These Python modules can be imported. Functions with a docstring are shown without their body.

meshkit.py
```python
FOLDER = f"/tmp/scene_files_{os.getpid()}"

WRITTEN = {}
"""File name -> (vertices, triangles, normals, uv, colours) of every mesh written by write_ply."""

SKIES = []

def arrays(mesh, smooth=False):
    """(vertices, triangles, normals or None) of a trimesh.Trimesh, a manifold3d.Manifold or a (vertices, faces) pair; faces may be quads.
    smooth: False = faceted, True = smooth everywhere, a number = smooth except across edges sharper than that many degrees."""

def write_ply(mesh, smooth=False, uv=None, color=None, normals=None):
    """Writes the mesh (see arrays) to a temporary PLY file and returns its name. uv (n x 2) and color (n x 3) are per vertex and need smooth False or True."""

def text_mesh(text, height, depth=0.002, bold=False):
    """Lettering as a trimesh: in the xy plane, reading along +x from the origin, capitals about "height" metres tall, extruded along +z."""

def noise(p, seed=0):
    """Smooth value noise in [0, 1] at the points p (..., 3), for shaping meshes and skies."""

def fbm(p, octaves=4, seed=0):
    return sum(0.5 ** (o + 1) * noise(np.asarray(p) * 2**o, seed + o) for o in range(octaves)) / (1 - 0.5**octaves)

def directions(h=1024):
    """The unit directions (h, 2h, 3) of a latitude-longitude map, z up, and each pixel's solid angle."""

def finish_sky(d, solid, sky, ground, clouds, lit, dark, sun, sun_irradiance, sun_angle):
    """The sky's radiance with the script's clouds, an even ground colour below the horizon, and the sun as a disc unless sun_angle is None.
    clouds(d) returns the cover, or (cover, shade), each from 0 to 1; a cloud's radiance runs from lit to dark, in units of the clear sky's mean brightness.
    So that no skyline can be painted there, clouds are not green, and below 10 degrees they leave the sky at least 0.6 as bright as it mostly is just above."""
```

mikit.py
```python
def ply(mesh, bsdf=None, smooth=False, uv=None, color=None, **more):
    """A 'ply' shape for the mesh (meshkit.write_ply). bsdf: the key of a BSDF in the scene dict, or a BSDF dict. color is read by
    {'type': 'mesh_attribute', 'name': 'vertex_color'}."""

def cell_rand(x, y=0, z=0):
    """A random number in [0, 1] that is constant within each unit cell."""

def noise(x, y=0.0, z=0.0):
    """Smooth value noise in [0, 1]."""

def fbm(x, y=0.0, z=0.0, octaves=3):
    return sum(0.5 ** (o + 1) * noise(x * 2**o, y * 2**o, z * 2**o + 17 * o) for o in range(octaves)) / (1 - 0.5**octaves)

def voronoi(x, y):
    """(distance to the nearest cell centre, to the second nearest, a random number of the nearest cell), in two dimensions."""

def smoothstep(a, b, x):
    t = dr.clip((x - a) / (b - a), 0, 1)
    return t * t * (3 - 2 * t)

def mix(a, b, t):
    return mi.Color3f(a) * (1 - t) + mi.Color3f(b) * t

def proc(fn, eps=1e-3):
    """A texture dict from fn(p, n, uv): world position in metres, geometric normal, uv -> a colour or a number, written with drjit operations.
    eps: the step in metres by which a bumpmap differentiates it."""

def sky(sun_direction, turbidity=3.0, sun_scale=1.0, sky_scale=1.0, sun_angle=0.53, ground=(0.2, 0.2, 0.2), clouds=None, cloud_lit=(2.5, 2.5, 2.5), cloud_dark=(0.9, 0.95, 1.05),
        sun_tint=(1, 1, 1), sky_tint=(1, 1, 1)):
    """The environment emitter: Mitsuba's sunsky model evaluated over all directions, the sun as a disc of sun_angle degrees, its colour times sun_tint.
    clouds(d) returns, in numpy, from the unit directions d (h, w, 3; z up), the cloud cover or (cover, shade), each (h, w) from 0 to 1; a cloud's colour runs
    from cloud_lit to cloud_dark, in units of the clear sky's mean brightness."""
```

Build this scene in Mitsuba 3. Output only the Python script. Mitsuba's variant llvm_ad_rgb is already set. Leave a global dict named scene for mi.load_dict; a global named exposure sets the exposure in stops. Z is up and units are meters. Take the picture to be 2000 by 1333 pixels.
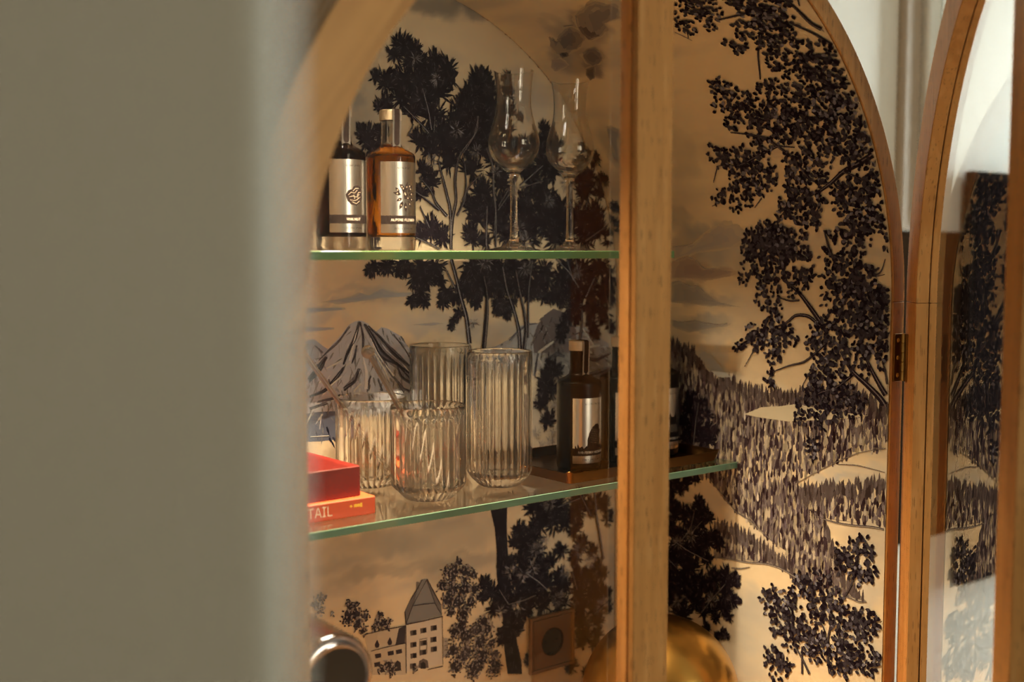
import math, random
import numpy as np, trimesh, mitsuba as mi, drjit as dr
import shapely.geometry as sg
from shapely.prepared import prep
from shapely.ops import unary_union
from shapely import affinity
import mikit, meshkit
from mikit import proc, noise, fbm, mix, smoothstep

# x runs along the front of the cabinet, y into its depth, z up; metres
scene, labels = {}, {}
EYE = 1.400
YAW = math.radians(38)
PITCH = math.atan(176.5 / 2270)
scene['camera'] = {'type': 'thinlens', 'fov': 2 * math.degrees(math.atan(1000 / 2270 * math.cos(PITCH))), 'fov_axis': 'x',
    'aperture_radius': 0.0055, 'focus_distance': 1.30, 'near_clip': 0.01, 'far_clip': 50.0,
    'to_world': mi.ScalarTransform4f().look_at([0, 0, EYE], [math.sin(YAW), math.cos(YAW), EYE - math.tan(PITCH)], [0, 0, 1])}
exposure = 0.0
WINDOW_FRONT = (6.2, 5.3, 3.8)      # daylight through the window behind the camera
WINDOW_SIDE = (33.0, 36.5, 34.0)    # daylight through the window at the end of the back wall
LAMP = (1.0, 0.71, 0.41)            # warm downlights in the cabinet
LAMP_POWER = 1600.0

def L(k, label=None, category=None, group=None, kind=None):
    d = {}
    if label: d['label'] = label
    if category: d['category'] = category
    if group: d['group'] = group
    if kind: d['kind'] = kind
    if d: labels[k] = d
    return k

def add(key, mesh, mat, smooth=False, color=None, **more):
    scene[key] = mikit.ply(mesh, mat, smooth=smooth, color=color, **more)
    return key

def lin(c):
    c = np.asarray(c, float) / 255
    return np.where(c < 0.04045, c / 12.92, ((c + 0.055) / 1.055) ** 2.4)

# ------------------------------------------------------------------ mesh helpers
def cat(*m):
    flat = []
    for a in m: flat += list(a) if isinstance(a, (list, tuple)) else [a]
    return trimesh.util.concatenate(flat)

def cbox(x0, x1, y0, y1, z0, z1, c=0.001):
    P = []
    for x, sx in ((x0, 1), (x1, -1)):
        for y, sy in ((y0, 1), (y1, -1)):
            for z, sz in ((z0, 1), (z1, -1)):
                P += [(x + sx * c, y + sy * c, z), (x + sx * c, y, z + sz * c), (x, y + sy * c, z + sz * c)]
    return trimesh.convex.convex_hull(np.array(P))

def plain_box(x0, x1, y0, y1, z0, z1):
    b = trimesh.creation.box([x1 - x0, y1 - y0, z1 - z0]); b.apply_translation([(x0 + x1) / 2, (y0 + y1) / 2, (z0 + z1) / 2]); return b

def lathe(profile, n=96, mod=None):
    """A closed surface turned about z from (radius, height) pairs, bottom centre first; mod(angle, i) scales the radius."""
    p = np.asarray(profile, float); a = np.arange(n) * 2 * np.pi / n
    V, idx = [], []
    for i, (r, z) in enumerate(p):
        if r < 1e-9:
            idx.append([len(V)] * n); V.append((0, 0, z)); continue
        k = np.ones(n) if mod is None else mod(a, i)
        idx.append(list(range(len(V), len(V) + n)))
        V += list(np.c_[r * k * np.cos(a), r * k * np.sin(a), np.full(n, z)])
    F = []
    for i in range(len(p) - 1):
        A, B = idx[i], idx[i + 1]
        for j in range(n):
            q = (j + 1) % n
            if A[j] != A[q]: F.append((A[j], A[q], B[q]))
            if B[j] != B[q]: F.append((A[j], B[q], B[j]))
    return trimesh.Trimesh(np.array(V), np.array(F), process=False)

def smooth_profile(pts, n=6):
    """Catmull-Rom through (r, z) points."""
    p = np.array(pts, float); P = np.vstack([2 * p[0] - p[1], p, 2 * p[-1] - p[-2]]); out = []
    for i in range(1, len(P) - 2):
        for t in np.linspace(0, 1, n, endpoint=False):
            a, b, c_, d = P[i - 1], P[i], P[i + 1], P[i + 2]
            out.append(0.5 * (2 * b + (c_ - a) * t + (2 * a - 5 * b + 4 * c_ - d) * t * t + (3 * b - a - 3 * c_ + d) * t ** 3))
    out.append(P[-2]); out = np.array(out); out[:, 0] = np.maximum(out[:, 0], 0); return out

def tri2d(poly):
    v, f = trimesh.creation.triangulate_polygon(poly, engine='earcut'); return np.asarray(v), np.asarray(f)

def panel(poly, y0, y1, c=0.0008):
    """A flat (x, z) outline given thickness in y, its long edges eased by c."""
    M = []
    for g in getattr(poly, 'geoms', [poly]):
        g = sg.polygon.orient(g, 1.0); P = np.array(g.exterior.coords)[:-1]
        keep = np.linalg.norm(P - np.roll(P, 1, 0), axis=1) > 1e-6; P = P[keep]
        e = np.roll(P, -1, 0) - P; e /= np.linalg.norm(e, axis=1, keepdims=True); nrm = np.c_[-e[:, 1], e[:, 0]]
        b = nrm + np.roll(nrm, 1, 0); b /= np.maximum((b * nrm).sum(1, keepdims=True), 0.3)
        Q = P + c * b; n = len(P)
        cap, f = tri2d(sg.Polygon(Q))
        loops = [(Q, y0), (P, y0 + c), (P, y1 - c), (Q, y1)]
        V = np.vstack([np.c_[l[:, 0], np.full(n, y), l[:, 1]] for l, y in loops]); F = []
        for k in range(3):
            for j in range(n):
                q = (j + 1) % n; a0, a1, b0, b1 = k * n + j, k * n + q, (k + 1) * n + j, (k + 1) * n + q
                F += [(a0, a1, b1), (a0, b1, b0)]
        V0 = np.c_[cap[:, 0], np.full(len(cap), y0), cap[:, 1]]; V1 = V0.copy(); V1[:, 1] = y1
        m = trimesh.Trimesh(np.vstack([V, V0, V1]), np.vstack([F, f + len(V), f[:, ::-1] + len(V) + len(V0)]), process=False)
        m.merge_vertices(); trimesh.repair.fix_normals(m); M.append(m)
    return cat(M)

def tube(path, r, n=12):
    P = np.array(path, float); R = np.broadcast_to(r, len(P)); a = np.arange(n) * 2 * np.pi / n; V = []
    for i in range(len(P)):
        t = P[min(i + 1, len(P) - 1)] - P[max(i - 1, 0)]; t /= np.linalg.norm(t)
        h = np.cross(t, [0.31, 0.93, 0.17]); h /= np.linalg.norm(h); k = np.cross(t, h)
        V.append(P[i] + R[i] * (np.outer(np.cos(a), h) + np.outer(np.sin(a), k)))
    V.append(P[:1]); V.append(P[-1:]); V = np.vstack(V); F = []; m = len(P)
    for i in range(m - 1):
        for j in range(n):
            q = (j + 1) % n; F += [(i * n + j, i * n + q, (i + 1) * n + q), (i * n + j, (i + 1) * n + q, (i + 1) * n + j)]
    for j in range(n):
        q = (j + 1) % n; F += [(m * n, q, j), (m * n + 1, (m - 1) * n + j, (m - 1) * n + q)]
    t = trimesh.Trimesh(V, F, process=False); trimesh.repair.fix_normals(t); return t

def moved(m, t, rz=0.0):
    m = m.copy()
    if rz: m.apply_transform(trimesh.transformations.rotation_matrix(rz, [0, 0, 1]))
    m.apply_translation(t); return m

# ------------------------------------------------------------------ materials
def pr(color, rough=0.5, metal=0.0, **k):
    d = {'type': 'principled', 'base_color': color if isinstance(color, dict) else {'type': 'rgb', 'value': list(color)}, 'roughness': rough, 'metallic': metal}
    d.update(k); return d

def two(b): return {'type': 'twosided', 'bsdf': b}

OAK_DARK, OAK_PALE, OAK_FLECK = (0.40, 0.185, 0.050), (0.62, 0.335, 0.115), (0.66, 0.40, 0.17)
def oak_colour(p, n, uv):
    w = fbm(p.x * 9, p.y * 9, p.z * 1.3, octaves=2)
    g = fbm(p.x * 120 + w * 9, p.y * 120 + w * 9, p.z * 5, octaves=3)
    pore = smoothstep(0.70, 0.86, noise(p.x * 1000, p.y * 700, p.z * 75))
    fleck = smoothstep(0.55, 0.9, noise(p.x * 260, p.y * 260, p.z * 22))
    c = mix(OAK_DARK, OAK_PALE, g)
    c = mix(c, mi.Color3f(OAK_FLECK), fleck * 0.35)
    return mix(c, mi.Color3f(0.24, 0.11, 0.032), pore * 0.55)
def oak_relief(p, n, uv): return noise(p.x * 1000, p.y * 700, p.z * 75)
scene['oak'] = {'type': 'bumpmap', 'bump': proc(oak_relief, 2e-4), 'scale': 0.00004, 'bsdf': pr(proc(oak_colour), 0.42, specular=0.4)}
def oak_slant_colour(p, n, uv):
    a, b = p.x * 0.82 - p.z * 0.57, p.x * 0.57 + p.z * 0.82
    w = fbm(a * 12, b * 1.5, p.y * 5, octaves=2); g = fbm(a * 95 + w * 8, b * 3.0, p.y * 60, octaves=3)
    c = mix(OAK_DARK, OAK_PALE, smoothstep(0.25, 0.75, g))
    return mix(c, mi.Color3f(OAK_FLECK), smoothstep(0.6, 0.8, noise(a * 160, b * 5, p.y * 40)) * 0.35)
scene['oak_slant'] = pr(proc(oak_slant_colour), 0.42, specular=0.4)
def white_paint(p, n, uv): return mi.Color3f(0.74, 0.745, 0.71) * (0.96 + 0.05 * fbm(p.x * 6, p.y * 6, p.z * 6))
scene['white_paint'] = pr(proc(white_paint), 0.55, specular=0.3)
scene['taupe_paint'] = pr((0.07, 0.06, 0.05), 0.7)
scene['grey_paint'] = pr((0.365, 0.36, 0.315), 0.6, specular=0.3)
scene['ceiling_paint'] = pr((0.34, 0.31, 0.27), 0.7)
scene['tan_paint'] = pr((0.36, 0.29, 0.22), 0.55)
def floor_colour(p, n, uv): return mix((0.16, 0.10, 0.06), (0.26, 0.17, 0.10), fbm(p.x * 40, p.y * 3))
scene['floor_wood'] = pr(proc(floor_colour), 0.5)
def walnut_colour(p, n, uv): return mix((0.018, 0.011, 0.007), (0.04, 0.024, 0.014), fbm(p.x * 30, p.y * 30, p.z * 3))
scene['dark_walnut'] = {'type': 'diffuse', 'reflectance': proc(walnut_colour)}
scene['screen_black'] = {'type': 'diffuse', 'reflectance': {'type': 'rgb', 'value': [0.007, 0.006, 0.007]}}
scene['bezel_black'] = {'type': 'diffuse', 'reflectance': {'type': 'rgb', 'value': [0.014, 0.012, 0.012]}}
scene['print'] = two({'type': 'diffuse', 'reflectance': {'type': 'mesh_attribute', 'name': 'vertex_color'}})
scene['pane'] = {'type': 'thindielectric', 'int_ior': 1.52}
scene['glass'] = {'type': 'dielectric', 'int_ior': 1.5}
scene['shelf_edge'] = pr((0.085, 0.20, 0.085), 0.08, specular=0.6, clearcoat=0.6)
scene['shelf_edge_thin'] = pr((0.13, 0.27, 0.20), 0.06, specular=0.6, clearcoat=0.6)
scene['amber'] = {'type': 'dielectric', 'int_ior': 1.36, 'ext_ior': 1.5, 'specular_transmittance': {'type': 'rgb', 'value': [0.68, 0.40, 0.10]}}
scene['walnut_spirit'] = {'type': 'dielectric', 'int_ior': 1.36, 'ext_ior': 1.5, 'specular_transmittance': {'type': 'rgb', 'value': [0.16, 0.05, 0.015]}}
scene['bottle_air'] = {'type': 'dielectric', 'int_ior': 1.0, 'ext_ior': 1.5}
scene['matte_black'] = pr((0.006, 0.004, 0.003), 0.34, specular=0.16)
scene['silver_foil'] = two(pr((0.80, 0.77, 0.72), 0.26, 1.0))
scene['ink'] = two({'type': 'diffuse', 'reflectance': {'type': 'rgb', 'value': [0.014, 0.011, 0.011]}})
scene['ink_mid'] = two({'type': 'diffuse', 'reflectance': {'type': 'rgb', 'value': [0.18, 0.155, 0.13]}})
scene['silver_ink'] = two(pr((0.62, 0.58, 0.52), 0.45))
scene['cap_pale'] = pr((0.62, 0.53, 0.40), 0.35, 0.35)
scene['bronze'] = pr((0.17, 0.085, 0.028), 0.26, 1.0)
scene['bronze_plate'] = pr((0.24, 0.15, 0.085), 0.45, 0.55)
scene['dark_plastic'] = pr((0.018, 0.016, 0.016), 0.45)
scene['brass'] = pr((0.62, 0.35, 0.085), 0.26, 1.0)
scene['hinge_brass'] = pr((0.95, 0.66, 0.22), 0.34, 0.85)
scene['hinge_leaf'] = pr((0.30, 0.17, 0.05), 0.32, 1.0)
scene['chrome'] = {'type': 'roughconductor', 'material': 'Cr', 'alpha': 0.05}
scene['dark_gloss'] = pr((0.035, 0.03, 0.026), 0.12, specular=0.5)
scene['red_cover'] = two(pr((0.135, 0.008, 0.005), 0.4))
scene['orange_cover'] = two(pr((0.56, 0.085, 0.028), 0.4))
scene['paper_pages'] = pr((0.70, 0.64, 0.52), 0.8)
scene['cream_ink'] = two(pr((0.78, 0.66, 0.52), 0.6))
scene['yellow_ink'] = two(pr((0.82, 0.50, 0.05), 0.6))
scene['stirrer_glass'] = pr((0.62, 0.58, 0.52), 0.06, spec_trans=0.72, eta=1.5)
scene['lamp_trim'] = pr((0.05, 0.045, 0.04), 0.5)

# ------------------------------------------------------------------ the room
def emit(rgb): return {'type': 'area', 'radiance': {'type': 'rgb', 'value': list(rgb)}}
RX0, RX1, RY0, RY1, RZ = -1.6, 3.9, -2.2, 1.32, 2.7
def wall(key, m, mat='white_paint'): add(key, m, mat); L(key, kind='structure')
wall('floor', plain_box(RX0, RX1, RY0, RY1, -0.05, 0), 'floor_wood')
wall('ceiling', plain_box(RX0, RX1, RY0, RY1, RZ, RZ + 0.05), 'ceiling_paint')
wall('wall_back', plain_box(RX0, RX1, RY1, RY1 + 0.08, 0, RZ))
wall('wall_left', plain_box(RX0 - 0.08, RX0, RY0, RY1, 0, RZ), 'taupe_paint')
def with_hole(key, outer, hole, to3, mat='white_paint'):
    a0, a1 = outer; h0, h1, z0, z1 = hole
    wall(key, cat([to3(*q) for q in ((a0, h0, 0, RZ), (h1, a1, 0, RZ), (h0, h1, 0, z0), (h0, h1, z1, RZ))]), mat)
WF = (0.62, 1.82, 0.9, 2.3)          # window behind the camera: x0, x1, z0, z1
with_hole('wall_front', (RX0, RX1), WF, lambda a, b, z0, z1: plain_box(a, b, RY0 - 0.08, RY0, z0, z1), 'taupe_paint')
WS = (0.62, 1.26, 0.5, 2.4)          # window in the right wall: y0, y1, z0, z1
with_hole('wall_right', (RY0, RY1), WS, lambda a, b, z0, z1: plain_box(RX1, RX1 + 0.08, a, b, z0, z1))
def quad(P): return trimesh.Trimesh(np.array(P, float), [[0, 1, 2], [0, 2, 3]], process=False)
y = RY0 - 0.05
add('window_1__pane', quad([(WF[0], y, WF[3]), (WF[1], y, WF[3]), (WF[1], y, WF[2]), (WF[0], y, WF[2])]), 'white_paint', emitter=emit(WINDOW_FRONT))
fr = []
for a in (WF[0], WF[1] - 0.05): fr.append(plain_box(a, a + 0.05, RY0 - 0.045, RY0 - 0.005, WF[2], WF[3]))
for b in (WF[2], (WF[2] + WF[3]) / 2, WF[3] - 0.05): fr.append(plain_box(WF[0], WF[1], RY0 - 0.045, RY0 - 0.006, b, b + 0.05))
add('window_1__frame', cat(fr), 'white_paint')
x = RX1 + 0.05
add('window_2__pane', quad([(x, WS[0], WS[2]), (x, WS[0], WS[3]), (x, WS[1], WS[3]), (x, WS[1], WS[2])]), 'white_paint', emitter=emit(WINDOW_SIDE))
fr = []
for a in (WS[0], WS[1] - 0.04): fr.append(plain_box(RX1 + 0.005, RX1 + 0.045, a, a + 0.04, WS[2], WS[3]))
for b in (WS[2], WS[3] - 0.04): fr.append(plain_box(RX1 + 0.006, RX1 + 0.045, WS[0], WS[1], b, b + 0.04))
add('window_2__frame', cat(fr), 'white_paint')
for k in ('window_1', 'window_2'):
    L(k, kind='structure')
    L(k + '__pane', kind='structure'); L(k + '__frame', kind='structure')
# end of the wall beside the camera, its corner rounded
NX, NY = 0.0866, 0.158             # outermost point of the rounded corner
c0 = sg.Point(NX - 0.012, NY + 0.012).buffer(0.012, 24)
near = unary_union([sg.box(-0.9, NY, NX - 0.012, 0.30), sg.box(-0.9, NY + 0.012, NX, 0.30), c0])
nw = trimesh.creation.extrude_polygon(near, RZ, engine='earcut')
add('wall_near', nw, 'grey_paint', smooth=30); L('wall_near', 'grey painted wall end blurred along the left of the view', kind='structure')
# mouldings on the back wall
def strip(key, x0, x1, y0, z0, z1, mat): add(key, cbox(x0, x1, y0, RY1, z0, z1, 0.004), mat); L(key, kind='structure')
strip('trim_1', 1.958, 2.012, RY1 - 0.018, 1.44, RZ, 'tan_paint')
strip('trim_2', 2.016, 2.024, RY1 - 0.030, 1.44, RZ, 'white_paint')
strip('trim_3', 2.100, 2.110, RY1 - 0.016, 1.58, RZ, 'white_paint')
# ------------------------------------------------------------------ things on the back wall
L('wall_panel', 'dark walnut panel mounted low on the white back wall', 'wall panel')
add('wall_panel__board', cbox(1.90, 2.75, 1.312, 1.3195, 0.82, 1.437, 0.001), 'dark_walnut')
L('television', 'flat black screen hanging on the back wall, seen through the open door glass', 'television')
add('television__housing', cbox(2.188, 3.15, 1.292, 1.3115, 0.705, 1.560, 0.004), 'bezel_black')
add('television__screen', cbox(2.204, 3.134, 1.2905, 1.2922, 0.735, 1.544, 0.0005), 'screen_black')

# ------------------------------------------------------------------ the cabinet
UC, ZC, RI, RO = 0.726, EYE - 0.055, 0.369, 0.391
YF, YB, YD = 0.736, 1.170, 0.714      # cabinet front edge, back panel, outer face of the doors
FLOOR = 0.765
L('display_cabinet', 'arched oak display cabinet with glass doors and a painted landscape lining', 'cabinet')
ARC = lambda r, a0, a1, n: [(UC + r * math.cos(a), ZC + r * math.sin(a)) for a in np.linspace(a0, a1, n)]
arch = sg.Polygon(ARC(RO, 0, math.pi, 140) + ARC(RI + 0.001, math.pi, 0, 140))
add('display_cabinet__arched_top', panel(arch, YF, YB + 0.03), 'oak', smooth=25)
for i, sx in enumerate((-1, 1)):
    a, b = sorted((UC + sx * (RI + 0.001), UC + sx * RO))
    add('display_cabinet__side_panel' + ('', '_001')[i], panel(sg.box(a, 0.0, b, ZC - 0.0006), YF, YB + 0.03), 'oak')
add('display_cabinet__floor_board', cbox(UC - RI + 0.001, UC + RI - 0.001, YF + 0.002, YB - 0.001, FLOOR - 0.022, FLOOR, 0.001), 'oak')
add('display_cabinet__base_front', cbox(UC - RI, UC + RI, YF + 0.002, YF + 0.022, 0.02, FLOOR - 0.023, 0.001), 'oak')
back = unary_union([sg.Point(UC, ZC).buffer(RI + 0.0008, 96).intersection(sg.box(UC - 1, ZC, UC + 1, ZC + 1)), sg.box(UC - RI - 0.0008, 0.02, UC + RI + 0.0008, ZC)])
add('display_cabinet__back_board', panel(back, YB + 0.004, YB + 0.016), 'oak')

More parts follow.
